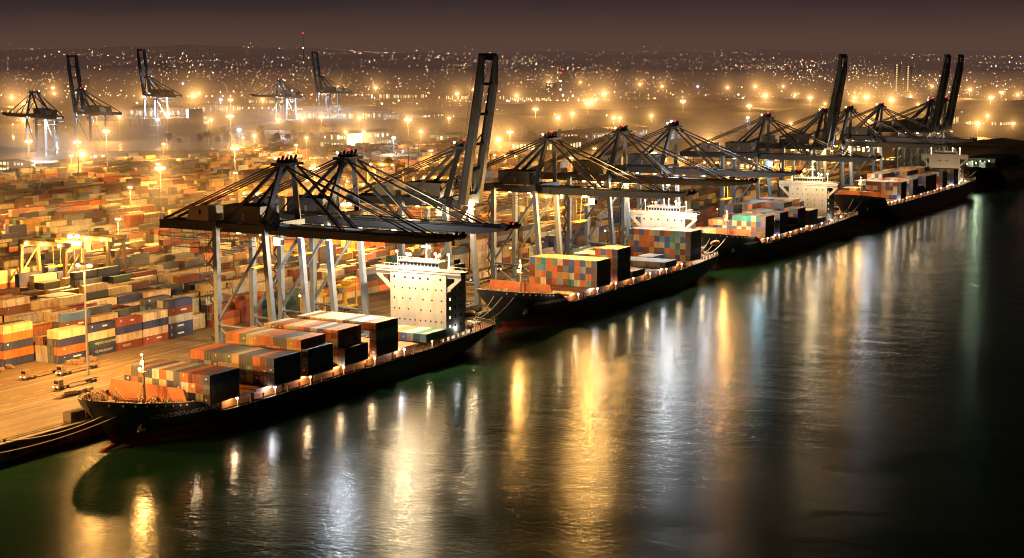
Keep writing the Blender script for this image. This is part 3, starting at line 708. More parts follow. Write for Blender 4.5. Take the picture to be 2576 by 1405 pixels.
ship_bays(2, [(716, [2, 2, 2, 2, 0, 0, 0, 1, 1, 1, 0, 0], {(k, 0): 'orange' for k in range(12)} | {(0, 1): 'salmon', (1, 1): 'sage green', (2, 1): 'sage green', (3, 1): 'cream'}),
              (740.3, [3, 3, 3, 4, 3, 4, 4, 4, 4, 4, 4, 4], {(8, 3): 'emerald', (9, 3): 'cream', (11, 3): 'teal', (7, 3): 'emerald'}), (760.8, [5, 5, 3, 3, 4, 4, 4, 4, 4, 4, 4, 4], {}), (774.5, [5] * 4 + [4] * 4 + [1] * 4, {}),
              (787.2, [5] * 9 + [4] * 3, {(11, 3): 'teal', (11, 2): 'teal'}), (806.8, [5] * 8 + [3] * 4, {}), (820.5, [4] * 7 + [1] * 5, {})], 12.1, XS)
ship_bays(3, [(952, [3, 3, 3, 3, 2, 2, 0, 0, 0, 0, 0, 0], {}), (977.4, [4, 4, 3, 4, 4, 4, 4, 4, 4, 4, 4, 4], {(11, 3): 'slate grey', (8, 3): 'mid blue'}), (1004.2, [5, 5, 5, 5, 4, 4, 4, 4, 4, 4, 4, 4], {}), (1018, [5, 5, 5, 5] + [2] * 8, {}),
              (1034.2, [5] * 7 + [4] * 5, {}), (1048.7, [5] * 7 + [4] * 5, {}), (1076.5, [5] * 7 + [4] * 5, {}), (1106.9, [4] * 12, {(11, 3): 'orange', (11, 2): 'orange'})], 12.6, XS)

# lone containers and cargo on the apron
def tarp_block():
    b = MB(); random.seed(3)
    nx, ny = 5, 14
    vs = []
    for j in range(ny + 1):
        for i in range(nx + 1):
            z = QT + (3.0 if 0 < i < nx and 0 < j < ny else 2.75) + random.uniform(-.12, .1)
            vs.append((-306.2 + 2.9 * i / nx, 306.5 + 14 * j / ny, z))
    fs = [(j * (nx + 1) + i, j * (nx + 1) + i + 1, (j + 1) * (nx + 1) + i + 1, (j + 1) * (nx + 1) + i) for j in range(ny) for i in range(nx)]
    b.add(vs, fs)
    for (xa, ya, xb, yb, n) in ((-306.2, 306.5, -303.3, 306.5, 6), (-303.3, 306.5, -303.3, 320.5, 22), (-303.3, 320.5, -306.2, 320.5, 6), (-306.2, 320.5, -306.2, 306.5, 22)):
        v2 = []
        for k in range(n + 1):
            t = k / n; x, y = xa + (xb - xa) * t, ya + (yb - ya) * t; d = .12 * (k % 2)
            nx_, ny_ = (yb - ya), -(xb - xa); L_ = math.hypot(nx_, ny_)
            v2 += [(x, y, QT + 2.75), (x + nx_ / L_ * d, y + ny_ / L_ * d, QT + .15)]
        b.add(v2, [(2 * k, 2 * k + 1, 2 * k + 3, 2 * k + 2) for k in range(n)])
    return b
o = tarp_block().build('covered_cargo', 'tarp'); tag(o, 'long cargo pile under dark wrinkled tarpaulin at the quay edge by the bow', 'covered cargo')

# ------------------------------------------------------------------ container yard
random.seed(21)
H_ = {}
YC = {0: 'x'}
def lane_x(r):                                   # six stacks, then a truck lane with the gantry track
    return -367.4 - r * 2.62 - (r // 6) * 8.5
def slot_y(s): return 366.2 + 6.1 + s * 12.85
NR, NS0, NS1 = 150, -1, 104
for r in range(NR):
    for s in range(NS0, NS1):
        x, y = lane_x(r), slot_y(s)
        if not seen(x, y, 8, .02) or view(x, y, 4)[2] > 1800 or (x < -1030 and y > 1180) or (x < -900 and 1330 < y) or moundz(x, y) > 0: continue
        k = .5 + .5 * fbm(x / 31.0 + 2, y / 23.0) ; k2 = .5 + .5 * fbm((r // 6) * 3.7, (s // 7) * 5.1)
        if s % 19 == 18: continue
        base = 1.4 + 4.6 * (k * .55 + k2 * .45)
        h = int(max(0, min(5, base + random.uniform(-1.6, .9))))
        if (r // 6) % 5 == 4 and k2 < .5: h = min(h, 1)
        if y > 1080 and x > -620: h = min(h, 2)
        if random.random() < .05: h = 0
        if math.hypot(x + 494, y - 474) < 0: h = 0
        H_[(r, s)] = h
for r in range(6, 14): H_[(r, -1)] = 0
for s in range(0, 6):
    for r in range(0, 3): H_[(r, s)] = 0
for s, t in ((0, 4), (1, 4), (2, 4), (3, 4), (4, 5)): H_[(0, s)] = t; H_[(1, s)] = t if s in (0, 3, 4) else max(2, t - 1); H_[(2, s)] = 3 if s else 2; H_[(3, s)] = 3
for r in range(4, 9): H_[(r, 0)] = 3 if r > 5 else 2
for r in (4, 5, 6): H_[(r, -1)] = 5 if r < 6 else 4
for r in range(0, 4): H_[(r, -1)] = 0
H_[(0, 5)] = 0; H_[(1, 5)] = 0; H_[(0, 6)] = 2; H_[(2, 5)] = 2
for r in (7, 8, 9): H_[(r, -1)] = 4
FRONT = {(0, 0): ['navy blue', 'orange', 'navy blue', 'cream'], (1, 0): ['slate grey', 'slate grey', 'slate grey', 'cream'], (0, 1): ['navy blue', 'dark green', 'cream', 'navy blue'], (0, 2): ['rust red', 'cream', 'navy blue', 'rust red'],
         (0, 3): ['rust red', 'cream', 'navy blue', 'cream'], (0, 4): ['navy blue', 'navy blue', 'pale grey', 'rust red', 'navy blue'],
         (4, -1): ['navy blue', 'orange', 'navy blue', 'orange', 'cream'], (5, -1): ['slate grey', 'slate grey', 'slate grey', 'cream', 'slate grey']}
YCOL = {'brown': 16, 'rust red': 9, 'navy blue': 8, 'cream': 22, 'slate grey': 15, 'pale grey': 13, 'orange': 5, 'ochre': 6, 'mid blue': 2, 'yellow': 1.2, 'teal': .8, 'dark green': 2, 'salmon': 1.5, 'emerald': .5}
def hh(r, s, dr, ds):
    if dr == -1 and r % 6 == 0: return 0
    return H_.get((r + dr, s + ds), 0)
ycount = 0
for (r, s), h in H_.items():
    rr = hh(r, s, -1, 0); ff = hh(r, s, 0, -1)
    rs_ = random.getstate(); random.seed((r // 2) * 977 + (s + r) // 2 * 13); run = pick(YCOL); random.setstate(rs_)
    for t in range(h):
        if t == h - 1 or t >= rr or t >= ff:
            colr = FRONT.get((r, s), [None] * 9)[t] or (run if random.random() < .62 else pick(YCOL))
            mark = {(0, 1, 1): 'MAJ/WO EGRIOVEM', (0, 1, 0): 'VZ-MANAUNW', (0, 4, 2): 'HHI SESFUR\nISUWACSE', (0, 4, 1): 'bar', (0, 4, 0): 'bar', (0, 2, 0): 'REAUPS'}.get((r, s, t))
            cand(lane_x(r), slot_y(s), QT + CH / 2 + .02 + t * (CH + .02), colr, f'{TIER[t]}, {ordn(s + 1)} stack along, {ordn(r)} row back from the quay road', 'containers stacked in the yard', mark)
# a few loud ones the eye finds
CANDS.sort(key=lambda c: view(c[0], c[1], c[2])[2])
vis = [c for c in CANDS if seen(c[0], c[1], c[2], .012)]
extra = [c for c in CANDS if not seen(c[0], c[1], c[2], .012) and view(*c[:3])[2] < 700]
near, far = vis[:297], vis[297:] + extra
random.seed(77)
for x, y, z, cn, lab, grp, mark in near:
    o = put('shipping_container', ME_BOX, None, (x, y, z)); c = vary(PAL[cn]); o.color = (*c, 1)
    tag(o, f'{cn} container, {lab}', 'container', grp)
    for sd in (-1, 1):
        d = put('door', ME_DOOR, o, (sd * (CW / 4 - .03), -CL / 2 + .06, 0)); d.color = (*c, 1)
        put('locking_bar', ME_BAR, d)
    if mark == 'bar':
        m_ = MB(); m_.box(CW / 2 + .02, -.2, .1, .02, 3.2, .55); m_.box(CW / 2 + .02, -4.9, 0, .02, .3, .9); m_.build('painted_mark', 'ledpanel', o)
    elif mark: write(mark, 1.15 if '\n' not in mark else .8, o, (CW / 2 + .03, -3.4, -.35 if '\n' not in mark else .25), (R(90), 0, R(90)), 'ledpanel')
    elif 'ship' in grp and random.random() < .3:
        m_ = MB(); m_.box(random.uniform(-.5, .5), -CL / 2 - .03, random.uniform(-.3, .6), random.uniform(.4, .9), .02, random.uniform(.3, .7)); m_.build('painted_mark', 'ledpanel', o)
    elif grp.endswith('yard') and random.random() < .45:
        m_ = MB(); m_.box(CW / 2 + .02, -4.6 + random.random(), .5, .02, random.uniform(.4, .9), random.uniform(.3, .6))
        if random.random() < .4: m_.box(CW / 2 + .02, 1.5, .2, .02, random.uniform(1.5, 3.5), .5)
        m_.build('painted_mark', 'ledpanel', o)
B = MB()
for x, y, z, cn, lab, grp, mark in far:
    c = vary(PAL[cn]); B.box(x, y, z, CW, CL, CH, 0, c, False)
    if 'ship' in grp: B.c[-5] = tuple(v * .5 + u * .5 for v, u in zip(c, (.5, .38, .22)))  # roof faces blended towards cream: light from above painted into the colour
    if view(x, y, z)[2] < 900:
        d = tuple(v * .55 for v in c)
        B.box(x, y - CL / 2 - .02, z, .1, .05, CH - .3, 0, d, False); B.box(x + CW / 2 + .01, y, z - CH / 2 + .1, .04, CL, .12, 0, d, False)
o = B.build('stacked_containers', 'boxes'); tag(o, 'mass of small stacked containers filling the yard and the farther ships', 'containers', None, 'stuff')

# ------------------------------------------------------------------ ship-to-shore cranes
def sts_crane(raised, first_label):
    root = empty('quay_crane', (0, 0, 0), first_label, 'crane', 'ship-to-shore gantry cranes along the quay')
    SXL, LX, G0, G1 = -3.5, -22.5, 40.6, 43.0
    gy = 5.0 if raised else 3.4
    for sy in (-9, 9):
        b = MB(); b.beam((0, sy, 1.6), (SXL, sy, G1), 2.0, 1.7, 1.7, 1.5); b.build('leg', 'leg', root)
        b = MB(); b.beam((LX, sy, 1.6), (LX, sy, G1), 1.9, 1.6); b.build('leg', 'leg', root)
        b = MB(); b.tube((LX, sy, 11.5), (-.9, sy, 10.6), .42); b.build('tie_beam', 'leg', root)
        b = MB(); b.tube((LX, sy, 4.2), (-.3, sy, 3.8), .38); b.build('tie_beam', 'leg', root)
        b = MB(); b.tube((LX, sy, 12.2), (SXL + .3, sy, 39.5), .55); b.build('diagonal_brace', 'leg', root)
        b = MB(); b.tube((LX, sy, 11.0), (-13.5, sy, 4.2), .35); b.build('diagonal_brace', 'leg', root)
    for x in (0, LX):
        b = MB(); b.box(x, 0, 2.2, 1.5, 21, 1.5); b.build('sill_beam', 'leg', root)
        for sy in (-8.5, 8.5):
            b = MB(); b.box(x, sy, 1.1, 1.1, 5.2, .8)
            bg_ = b.build('bogie', 'rail', root)
            for dy in (-2, -.7, .7, 2):
                wv = MB(); wv.tube((x - .25, sy + dy, .42), (x + .25, sy + dy, .42), .4, n=10); wv.build('wheel', 'rubber', bg_)
    for x in (SXL, LX):
        b = MB(); b.box(x, 0, G1 + .2, 2.3, 21, 2.6); b.build('cross_beam', 'crane', root)
    for sy in (-9, 9): b = MB(); b.box(LX + 9.5, sy, G1 + .1, 17, 1.0, 1.5); b.build('top_side_beam', 'crane', root)
    for sy in (-gy, gy):
        b = MB(); b.box(-24.2, sy, 41.9, 51.0, 1.8, 2.7); b.build('girder', 'crane', root)
    for x in (-49.3, -42, -34, -28, -14, -8): b = MB(); b.box(x, 0, 42.6, .7, 2 * gy - 1.8, .8); b.build('girder_tie', 'crane', root)
    # boom
    bm = bpy.data.objects.new('boom', None); COL.objects.link(bm); bm.parent = root; bm.location = (1.6, 0, 41.9)
    for sy in (-gy, gy):
        b = MB(); b.prism([(0, -1.6), (48, -1.3), (59, .15), (59.6, 1.1), (0, 1.6)], sy - 1.15, sy + 1.15); b.build('boom_girder', 'crane', bm)
    for x in (4, 14, 24, 36, 48): b = MB(); b.box(x, 0, .3, .9, 2 * gy - 2.3, 1.1); b.build('boom_tie', 'crane', bm)
    b = MB(); b.box(58.6, 0, 1.3, 2.6, 2 * gy + 2, .6); b.build('boom_tip_platform', 'crane', bm)
    b = MB()
    for sy in (-gy - 1.6, gy + 1.6):
        b.box(29, sy, .9, 58, .8, .08)
        for k in range(30): b.tube((k * 2, sy * 1.09, .9), (k * 2, sy * 1.09, 2.0), .06, n=4)
        b.tube((0, sy * 1.09, 2.0), (58, sy * 1.09, 2.0), .07, n=4); b.tube((0, sy * 1.09, 1.5), (58, sy * 1.09, 1.5), .05, n=4)
    b.build('boom_walkway', 'rail', bm)
    b = MB()
    for k, (x, sy) in enumerate(((59, -gy), (59, 0), (59, gy), (57, -2), (57.5, 2.6))): b.box(x, sy, 1.7, .9, .8, 1.2)
    b.build('tip_gear', 'crane', bm)
    for sy in ((-3, 0, 3) if raised else (0,)):
        b = MB(); b.ball((59.4, sy, 2.0 if not raised else 1.4), .32 if raised else .2, 8, 5); b.build('red_beacon', 'red', bm)
    if raised: bm.rotation_euler = (0, -R(80.5), 0); bm.scale = (.925, 1, 1)
    # mast
    AP = (-1.0, 62.0)
    for sy in (-1, 1):
        b = MB(); b.beam((SXL, sy * 8.6, G1 + 1), (AP[0], sy * 3.1, AP[1]), 1.7, 1.5, 1.4, 1.2); b.build('mast_leg', 'crane', root)
        b = MB(); b.beam((LX + 1, sy * 5.4, G1 + 1), (AP[0] - 1, sy * 2.6, AP[1]), 1.1, 1.1); b.build('back_brace', 'crane', root)
    b = MB(); b.box(AP[0], 0, AP[1] + .6, 5.0, 10.4, .9); b.box(AP[0], 0, AP[1] + 1.4, 2.2, 8.0, .9)
    for k in range(9): b.tube((AP[0] - .3 + (k % 2) * .6, -4.4 + k * 1.1, AP[1] + 1.6), (AP[0] + .3 + (k % 2) * .6, -4.4 + k * 1.1, AP[1] + 1.6 + 1.0 + .3 * (k % 3)), .38, n=8)
    for sy in (-5.1, 5.1): b.tube((AP[0] - 2.4, sy, AP[1] + 2), (AP[0] + 2.4, sy, AP[1] + 2), .06, n=4)
    pk = b.build('apex_platform', 'crane', root)
    b = MB(); b.ball((AP[0] + .8, -.6, AP[1] + 3.4), .45, 8, 5); b.build('red_beacon', 'red', pk)
    b = MB(); b.ball((AP[0] - 1.6, -3.8, AP[1] + 2.4), .42, 8, 5); b.build('apex_lamp', 'warm', pk)
    for sy in (-1, 1):
        for dz in (0, .9):
            b = MB(); b.tube((AP[0] - 1.6, sy * 3.2, AP[1] + dz), (-48.5, sy * gy, 43.2 + dz * .5), .24, n=6); b.build('back_stay', 'cable', root)
        b = MB(); b.tube((-1.4, sy * 4.6, 53), (-11, sy * 4.2, 43.4), .22, n=6); b.build('mast_strut', 'crane', root)
        if not raised:
            for (x, rr) in ((20, .4), (21.4, .2), (46, .3), (48.8, .18)):
                b = MB(); b.tube((AP[0] + 1.6, sy * 3.0, AP[1]), (1.6 + x, sy * gy, 43.1), rr, n=6); b.build('fore_stay', 'cable', root)
        else:
            b = MB(); b.tube((AP[0] + 1.6, sy * 3.0, AP[1]), (7.6, sy * 5.0, 71.5), .28, n=6); b.tube((7.6, sy * 5.0, 71.5), (5.2, sy * 5.0, 60), .28, n=6); b.build('fore_stay', 'cable', root)
            b = MB(); b.tube((AP[0] + 1.6, sy * 2.0, AP[1] + 1), (11.2, sy * 2.6, 92), .10, n=5); b.build('hoist_rope', 'cable', root)
    b = MB()                                                  # ladder up the mast
    for k in range(18): b.tube((-2.6 + k * .1, -6.0 + k * .16, 44.5 + k), (-1.9 + k * .1, -6.0 + k * .16, 44.5 + k), .07, n=4)
    b.tube((-2.7, -6.1, 44), (-1.0, -3.1, 62), .07, n=4); b.tube((-2.0, -6.1, 44), (-.3, -3.1, 62), .07, n=4); b.build('ladder', 'rail', root)
    # houses
    b = MB(); b.box(-15.5, 0, 46.4, 14.5, 9.6, 5.2); b.box(-15.5, 0, 49.1, 15.1, 10.2, .25); mh = b.build('machinery_house', 'house_grey', root)
    b = MB(); b.box(-15, -4.86, 45.6, 1.1, .08, 2.2); b.build('door', 'house_cream', mh)
    b = MB(); b.prism([(-38.5, 43.6), (-29.6, 43.6), (-29.6, 48.6), (-37.4, 47.9)], -4, 3.2); eh = b.build('electrical_house', 'house_cream', root)
    b = MB(); b.box(-33, -4.05, 46.4, .8, .08, 1.6); b.build('window', 'glassd', eh)
    # galleries hanging under the back girder
    b = MB()
    for lev, (xa, xb) in enumerate(((-49, -6), (-44, -14))):
        z0 = 38.2 - lev * 3.2
        for sy in (-gy - 2, gy + 2):
            b.box((xa + xb) / 2, sy, z0, xb - xa, 1.2, .12)
            for k in range(int((xb - xa) / 1.6)): b.tube((xa + k * 1.6, sy, z0), (xa + k * 1.6, sy, z0 + (2.6 if k % 3 == 0 else 1.15)), .07, n=4)
            b.tube((xa, sy, z0 + 1.15), (xb, sy, z0 + 1.15), .07, n=4); b.tube((xa, sy, z0 + 2.5), (xb, sy, z0 + 2.5), .06, n=4)
    b.build('hanging_gallery', 'rail', root)
    b = MB(); b.box(-12, 0, 39.8, 6, 6.6, 1.0)
    for sy in (-2.5, 2.5): b.tube((-12, sy, 39.5), (-12, sy * .6, 30), .06, n=4)
    b.box(-12, 0, 29.6, 2.4, 10.5, .5); tr = b.build('trolley', 'yellow', root)
    b = MB(); b.box(-7.2, 3.2, 37.6, 2.6, 2.2, 2.6); cb = b.build('operator_cab', 'house_cream', tr)
    b = MB(); b.box(-5.88, 3.2, 37.4, .05, 1.9, 1.6); b.build('cab_window', 'glassd', cb)
    b = MB()                                                  # stair tower on the landside leg
    for k in range(12):
        z0 = 5 + 2.9 * k; d = 1 if k % 2 else -1
        b.beam((LX - 1.9, -9 - 1.4 * d, z0), (LX - 1.9, -9 + 1.4 * d, z0 + 2.9), .7, .12); b.box(LX - 1.9, -9 + 1.8 * d, z0 + 2.9, 1.2, .9, .08)
        b.tube((LX - 2.4, -9 - 1.4 * d, z0 + 1), (LX - 2.4, -9 + 1.4 * d, z0 + 3.9), .05, n=4)
    for sx_ in (-.6, .6): b.tube((LX - 1.9 + sx_, -11, 4), (LX - 1.9 + sx_, -11, 40), .08, n=4)
    b.build('stair_tower', 'rail', root)
    for x, sy in ((-18, -3.2), (-9, -3.2), (6, -3.2), (-9, 3.2)):
        b = MB(); b.box(x, math.copysign(gy, sy), 40.3, 1.1, .8, .35); b.build('flood_lamp', 'warm', root)
    return root
CY = [405, 438, 512, 581, 649, 706, 832, 929, 979, 1045, 1172, 1210]
RAISED = {2, 7, 10, 11}
CLAB = ['dark gantry crane over the first ship bow end, boom lowered, first along the quay', 'dark gantry crane with lowered boom overlapping behind the first crane',
        'crane with raised twin boom between first and second ships, numbered girder', 'lowered gantry crane just beyond the first raised boom', 'lowered gantry crane above the flat topped stacks of the second ship',
        'lowered gantry crane beside the white house of the second ship', 'lowered gantry crane standing alone before the second raised boom', 'crane with raised boom and red beacon bar above the third ship',
        'lowered gantry crane directly behind the second raised boom', 'lowered gantry crane ahead of the paired raised booms', 'crane with raised boom, nearer one of the touching pair', 'crane with raised boom, farther one of the touching pair']
protoD = sts_crane(False, CLAB[0]); protoU = sts_crane(True, CLAB[2]); bpy.context.view_layer.update()
index_tree(protoD); index_tree(protoU)
usedD = usedU = False
# floods under each boom: (x along boom, watts, colour)
FL = [[(-10, 1.0, WRM), (17, .5, WHT)],
      [(-8, .8, WRM), (19, 3.0, WRM)],
      [(-10, .8, WRM), (-1.5, .7, WRM)],
      [(-14, 1.2, SOD), (16.5, 4.6, SOD)],
      [(-10, 1.0, WRM), (-1.5, .4, SOD), (23, 1.0, WHT)],
      [(-9, .8, WRM), (16, 1.5, WHT), (28, 2.2, SOD)],
      [(-3.5, .35, TEAL), (27, 1.0, WRM)],
      [(-10, 1.0, WRM), (-5.5, .9, SOD)],
      [(-3.5, 1.0, SOD), (12, .8, WHT)],
      [(-10, 1.0, WRM), (7, .3, WRM)],
      [(-9, 1.0, WRM)],
      [(-9, 1.0, WRM)]]
for i, y in enumerate(CY):
    up = i in RAISED
    if up: c = copy_tree(protoU) if usedU else protoU; usedU = True
    else: c = copy_tree(protoD) if usedD else protoD; usedD = True
    c.location = (-304.5, y, QT); c['label'] = CLAB[i]
    for ch in c.children:
        if ch.name.startswith('trolley'): ch.location.x = (0, -9, 0, 24, -6, 38, 8, -12, 0, 20, 0, -5)[i] if not up else (-4 - i)
    if i == 2: write('38', 2.0, c, (-15.5, -6.15, 41.1), (R(90), 0, 0))
    for k, (x, W, colr) in enumerate(FL[i]):
        if x > 5 and not up:
            b = MB(); b.box(x, -3.4, 40.1, 1.2, .8, .4); b.build('flood_lamp', 'cool' if colr in (WHT, TEAL) else 'sodium', c)
        lamp('flood_light', (x, 1.5 if k % 2 else -1.5, 38.4), 20000 * W * (1.0 if i < 6 else .75) * (3.6 if x > -6 else .8), colr, c, .7)

# ------------------------------------------------------------------ lamp masts
def mast_mesh(h, heads, m, r=1.6, hr=.75):
    b = MB(); b.tube((0, 0, 0), (0, 0, h), .45, .22, 8); b.tube((0, 0, h - .6), (0, 0, h - .35), r * .8, r * .8, 12)
    pole = b.mesh('pole', M['pole'])
    hs = []
    for k in range(heads):
        a = 2 * math.pi * k / heads; q = MB(); q.ball((r * math.cos(a), r * math.sin(a), h - .9), hr, 8, 5, .7); hs.append(q.mesh('lamp_head', M[m]))
    return pole, hs
cache = {}
GLOWS = []
for R_, c_ in ((2.2, 1.2), (3.8, .5), (6.0, .28), (9.0, .17), (12.8, .11), (17.5, .07), (23.5, .045), (31.0, .03)):  # nested self-glowing shells paint a halo of lamplight around each lamp
    g_ = MB(); g_.ball((0, 0, 0), R_, 20, 14); m_ = haze_mat('painted_halo', 1e-5, (1, .5, .14), 0)
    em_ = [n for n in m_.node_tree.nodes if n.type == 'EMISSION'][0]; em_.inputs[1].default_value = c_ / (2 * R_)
    mw_ = haze_mat('painted_halo_white', 1e-5, (.85, .9, 1), 0); em_ = [n for n in mw_.node_tree.nodes if n.type == 'EMISSION'][0]; em_.inputs[1].default_value = .7 * c_ / (2 * R_)
    GLOWS.append((g_.mesh('painted_halo', m_), g_.mesh('painted_halo', mw_)))
def add_halo(root, z, k, white=False, x=0, y=0):
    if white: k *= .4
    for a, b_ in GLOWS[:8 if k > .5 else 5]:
        o = put('painted_halo', b_ if white else a, root, (x, y, z)); o.scale = (k, k, k)
def add_mast(x, y, top, label, W=150000, m='sodium', c=SOD, heads=6, group='tall lamp masts of the terminal', r=1.6, hr=.75, name='lamp_mast', glow=1.0):
    h = round((top - QT) / 4) * 4 if W < 120000 else top - QT
    key = (h, heads, m, r, hr)
    if key not in cache: cache[key] = mast_mesh(h, heads, m, r, hr)
    pole, hs = cache[key]
    root = empty(name, (x, y, QT), label, 'lamp mast', group)
    p = put('pole', pole, root)
    for q in hs: put('lamp_head', q, root)
    if W: lamp('mast_light', (0, 0, h - 2.4), W, c, root, 1.0, 174, .07, (0, 0, -1))
    add_halo(root, h - .9, glow, c == WHT)
    return root
NEARM = [(-345.7, 357.1, 38.5, 'slim lamp mast with two bright heads on the quay road beside the first stack', 270000, 2), (-575.5, 652.8, 42, 'lamp mast in the middle of the yard behind the cream gantry legs', 200000, 6),
         (-737.3, 911.5, 58, 'very tall lamp mast rising over the yard toward the channel', 170000, 6), (-579.3, 719.6, 49, 'lamp mast just in front of the very tall yard mast', 140000, 4),
         (-894.8, 953.8, 42, 'brightest starry lamp mast by the channel side cranes', 280000, 8), (-1169.8, 1234.0, 42, 'lamp mast on the channel bank behind the brightest one', 200000, 6),
         (-892.3, 1236.7, 44, 'lamp mast before the lit white warehouse', 200000, 6), (-591.3, 918.5, 58, 'tall lamp mast between warehouse and first raised boom', 260000, 6),
         (-611.8, 1095.9, 42, 'lamp mast seen just past the first raised boom', 200000, 6), (-503.9, 691.3, 42, 'lamp mast behind the first crane apex', 220000, 6),
         (-836.2, 814.9, 42, 'lamp mast at the channel crane feet', 150000, 4), (-799.1, 823.6, 42, 'lamp mast beside the channel crane sill', 120000, 3),
         (-460, 470, 30, 'short lamp mast hidden among the near yard stacks', 90000, 4), (-640, 560, 34, 'lamp mast over the yard gantry cranes at the frame edge', 120000, 4),
         (-420, 600, 34, 'lamp mast on the yard edge behind the second crane', 110000, 4), (-420, 800, 34, 'lamp mast on the yard edge behind the fifth crane', 140000, 4), (-430, 960, 38, 'lamp mast on the yard edge behind the eighth crane', 140000, 4)]
for x, y, t, lab, W, n in NEARM: add_mast(x, y, t, lab, W * (4.2 if n > 2 else 1), heads=n, c=SOD if n > 2 else (1, .47, .11), r=1.9 if n > 2 else 2.2, hr=.95 if n > 2 else .8, glow=W / 200000 * .3 + .55 if n > 2 else .32)
bpy.context.view_layer.update()
for k, y in enumerate((205, 262)):  # unseen masts added to light the container fronts and the quay
    add_mast(-345.7, y, 38.5, f'added out-of-view lamp mast lighting the stacks and bare quay, number {ORD[k]}', 760000, c=(1, .50, .14), heads=2, glow=.4)
FARM = [(-838.6, 1686.8, 46), (-772.5, 1812.2, 46), (-851.0, 1582.3, 42), (-837.4, 2271.4, 42), (-1299.0, 2159.0, 42), (-2193.8, 2203.2, 42), (-1674.5, 2492.2, 42), (-685.5, 1806.6, 42), (-742.3, 2193.6, 42), (-686.2, 2275.6, 42),
        (-613.0, 2146.6, 42), (-675.9, 2846.0, 42), (-579.7, 2653.7, 42), (-520.6, 2317.0, 42), (-1574.1, 1861.4, 42), (-1386.5, 1716.1, 42), (-1099.8, 2269.9, 42)]
for k, (x, y, t) in enumerate(sorted(FARM)):
    add_mast(x, y, t, f'far orange lamp mast beyond the yard, {ordn(k)} counting from the channel', 420000, 'sodium', SOD, 4, 'far lamp masts beyond the yard', 1.8, 1.5, 'far_lamp_mast', (.9, 1.25, 1.6)[k % 3])
AMB = [(-2077, 1990), (-1350, 1310), (-1801, 1749), (-2300, 2312), (-843, 873), (-1323, 1433), (-1977, 2204), (-2819, 3295), (-2055, 2448), (-1168, 1411), (-986, 1232), (-900, 1146), (-1628, 2096), (-2054, 2745), (-1114, 1507), (-838, 1139),
       (-2234, 3165), (-1057, 1539), (-858, 1256), (-873, 1248), (-772, 1176), (-811, 1282), (-961, 1579), (-1787, 3037), (-676, 1191), (-1397, 2527), (-759, 1311), (-2075, 3934), (-858, 1650), (-902, 1773), (-1999, 3976), (-1112, 2253),
       (-802, 1681), (-791, 1674), (-1724, 3765), (-790, 1759), (-1563, 3539), (-699, 1609), (-1489, 3580), (-508, 1248), (-1372, 3475), (-668, 1756), (-1370, 3647), (-1312, 3679), (-569, 1622), (-1015, 2913), (-764, 2326), (-566, 1746),
       (-1189, 3747), (-830, 2684), (-530, 1766), (-501, 1782), (-785, 2867), (-633, 2354), (-474, 1797), (-398, 1717), (-442, 1953), (-652, 2640), (-366, 1735), (-651, 3116), (-1003, 3850), (-1336, 1531), (-1220, 1382), (-1687, 2063), (-1103, 1447)]
random.seed(4)
for k, (x, y) in enumerate(sorted(AMB)):
    d_ = math.hypot(x, y); big = random.random()
    wh = random.random() < .12
    add_mast(x, y, 30, f'amber street lamp on the far land, {ordn(k)} counting from the channel side', 0 if d_ > 2900 else 120000 + 120000 * big, 'cool' if wh else 'sodium_far', WHT if wh else SOD, 1, 'amber lamps scattered on the far land', .1, 1.2 + .0002 * d_ + .6 * big, 'street_lamp', .55 + .55 * big + d_ / 6000)
for k in range(26):
    while True:
        x = random.uniform(-1900, -330); y = random.uniform(1050, 3000)
        if seen(x, y, 20, 0) and not (-1500 < x < -1050 and 1230 < y < 1700) and moundz(x, y) < 0: break
    add_mast(x, y, random.uniform(12, 22), f'low small street lamp on the far land, {ordn(k)} of the weaker ones', 14000, 'sodium_far', SOD, 1, 'weak lamps scattered on the far land', .1, random.uniform(.7, 1.1), 'small_street_lamp', random.choice((.2, .3, .4)))
for k, (x, y) in enumerate(((-640, 700), (-700, 640), (-520, 560), (-470, 720), (-760, 1010), (-680, 1090), (-500, 900), (-540, 1060), (-410, 1120), (-760, 860), (-880, 900), (-620, 930), (-700, 1180), (-580, 1180), (-820, 1100), (-660, 820), (-940, 1180), (-480, 1040), (-560, 800), (-930, 1060), (-860, 790), (-430, 1250))):  # short lamps added to brighten the yard and its dark bands
    add_mast(x, y, 26, f'added short amber lamp lighting the yard stacks, {ordn(k)} of the short ones', 260000, 'sodium', SOD, 2, 'added short lamps lighting the yard stacks', .9, .6, 'added_yard_lamp', .45)

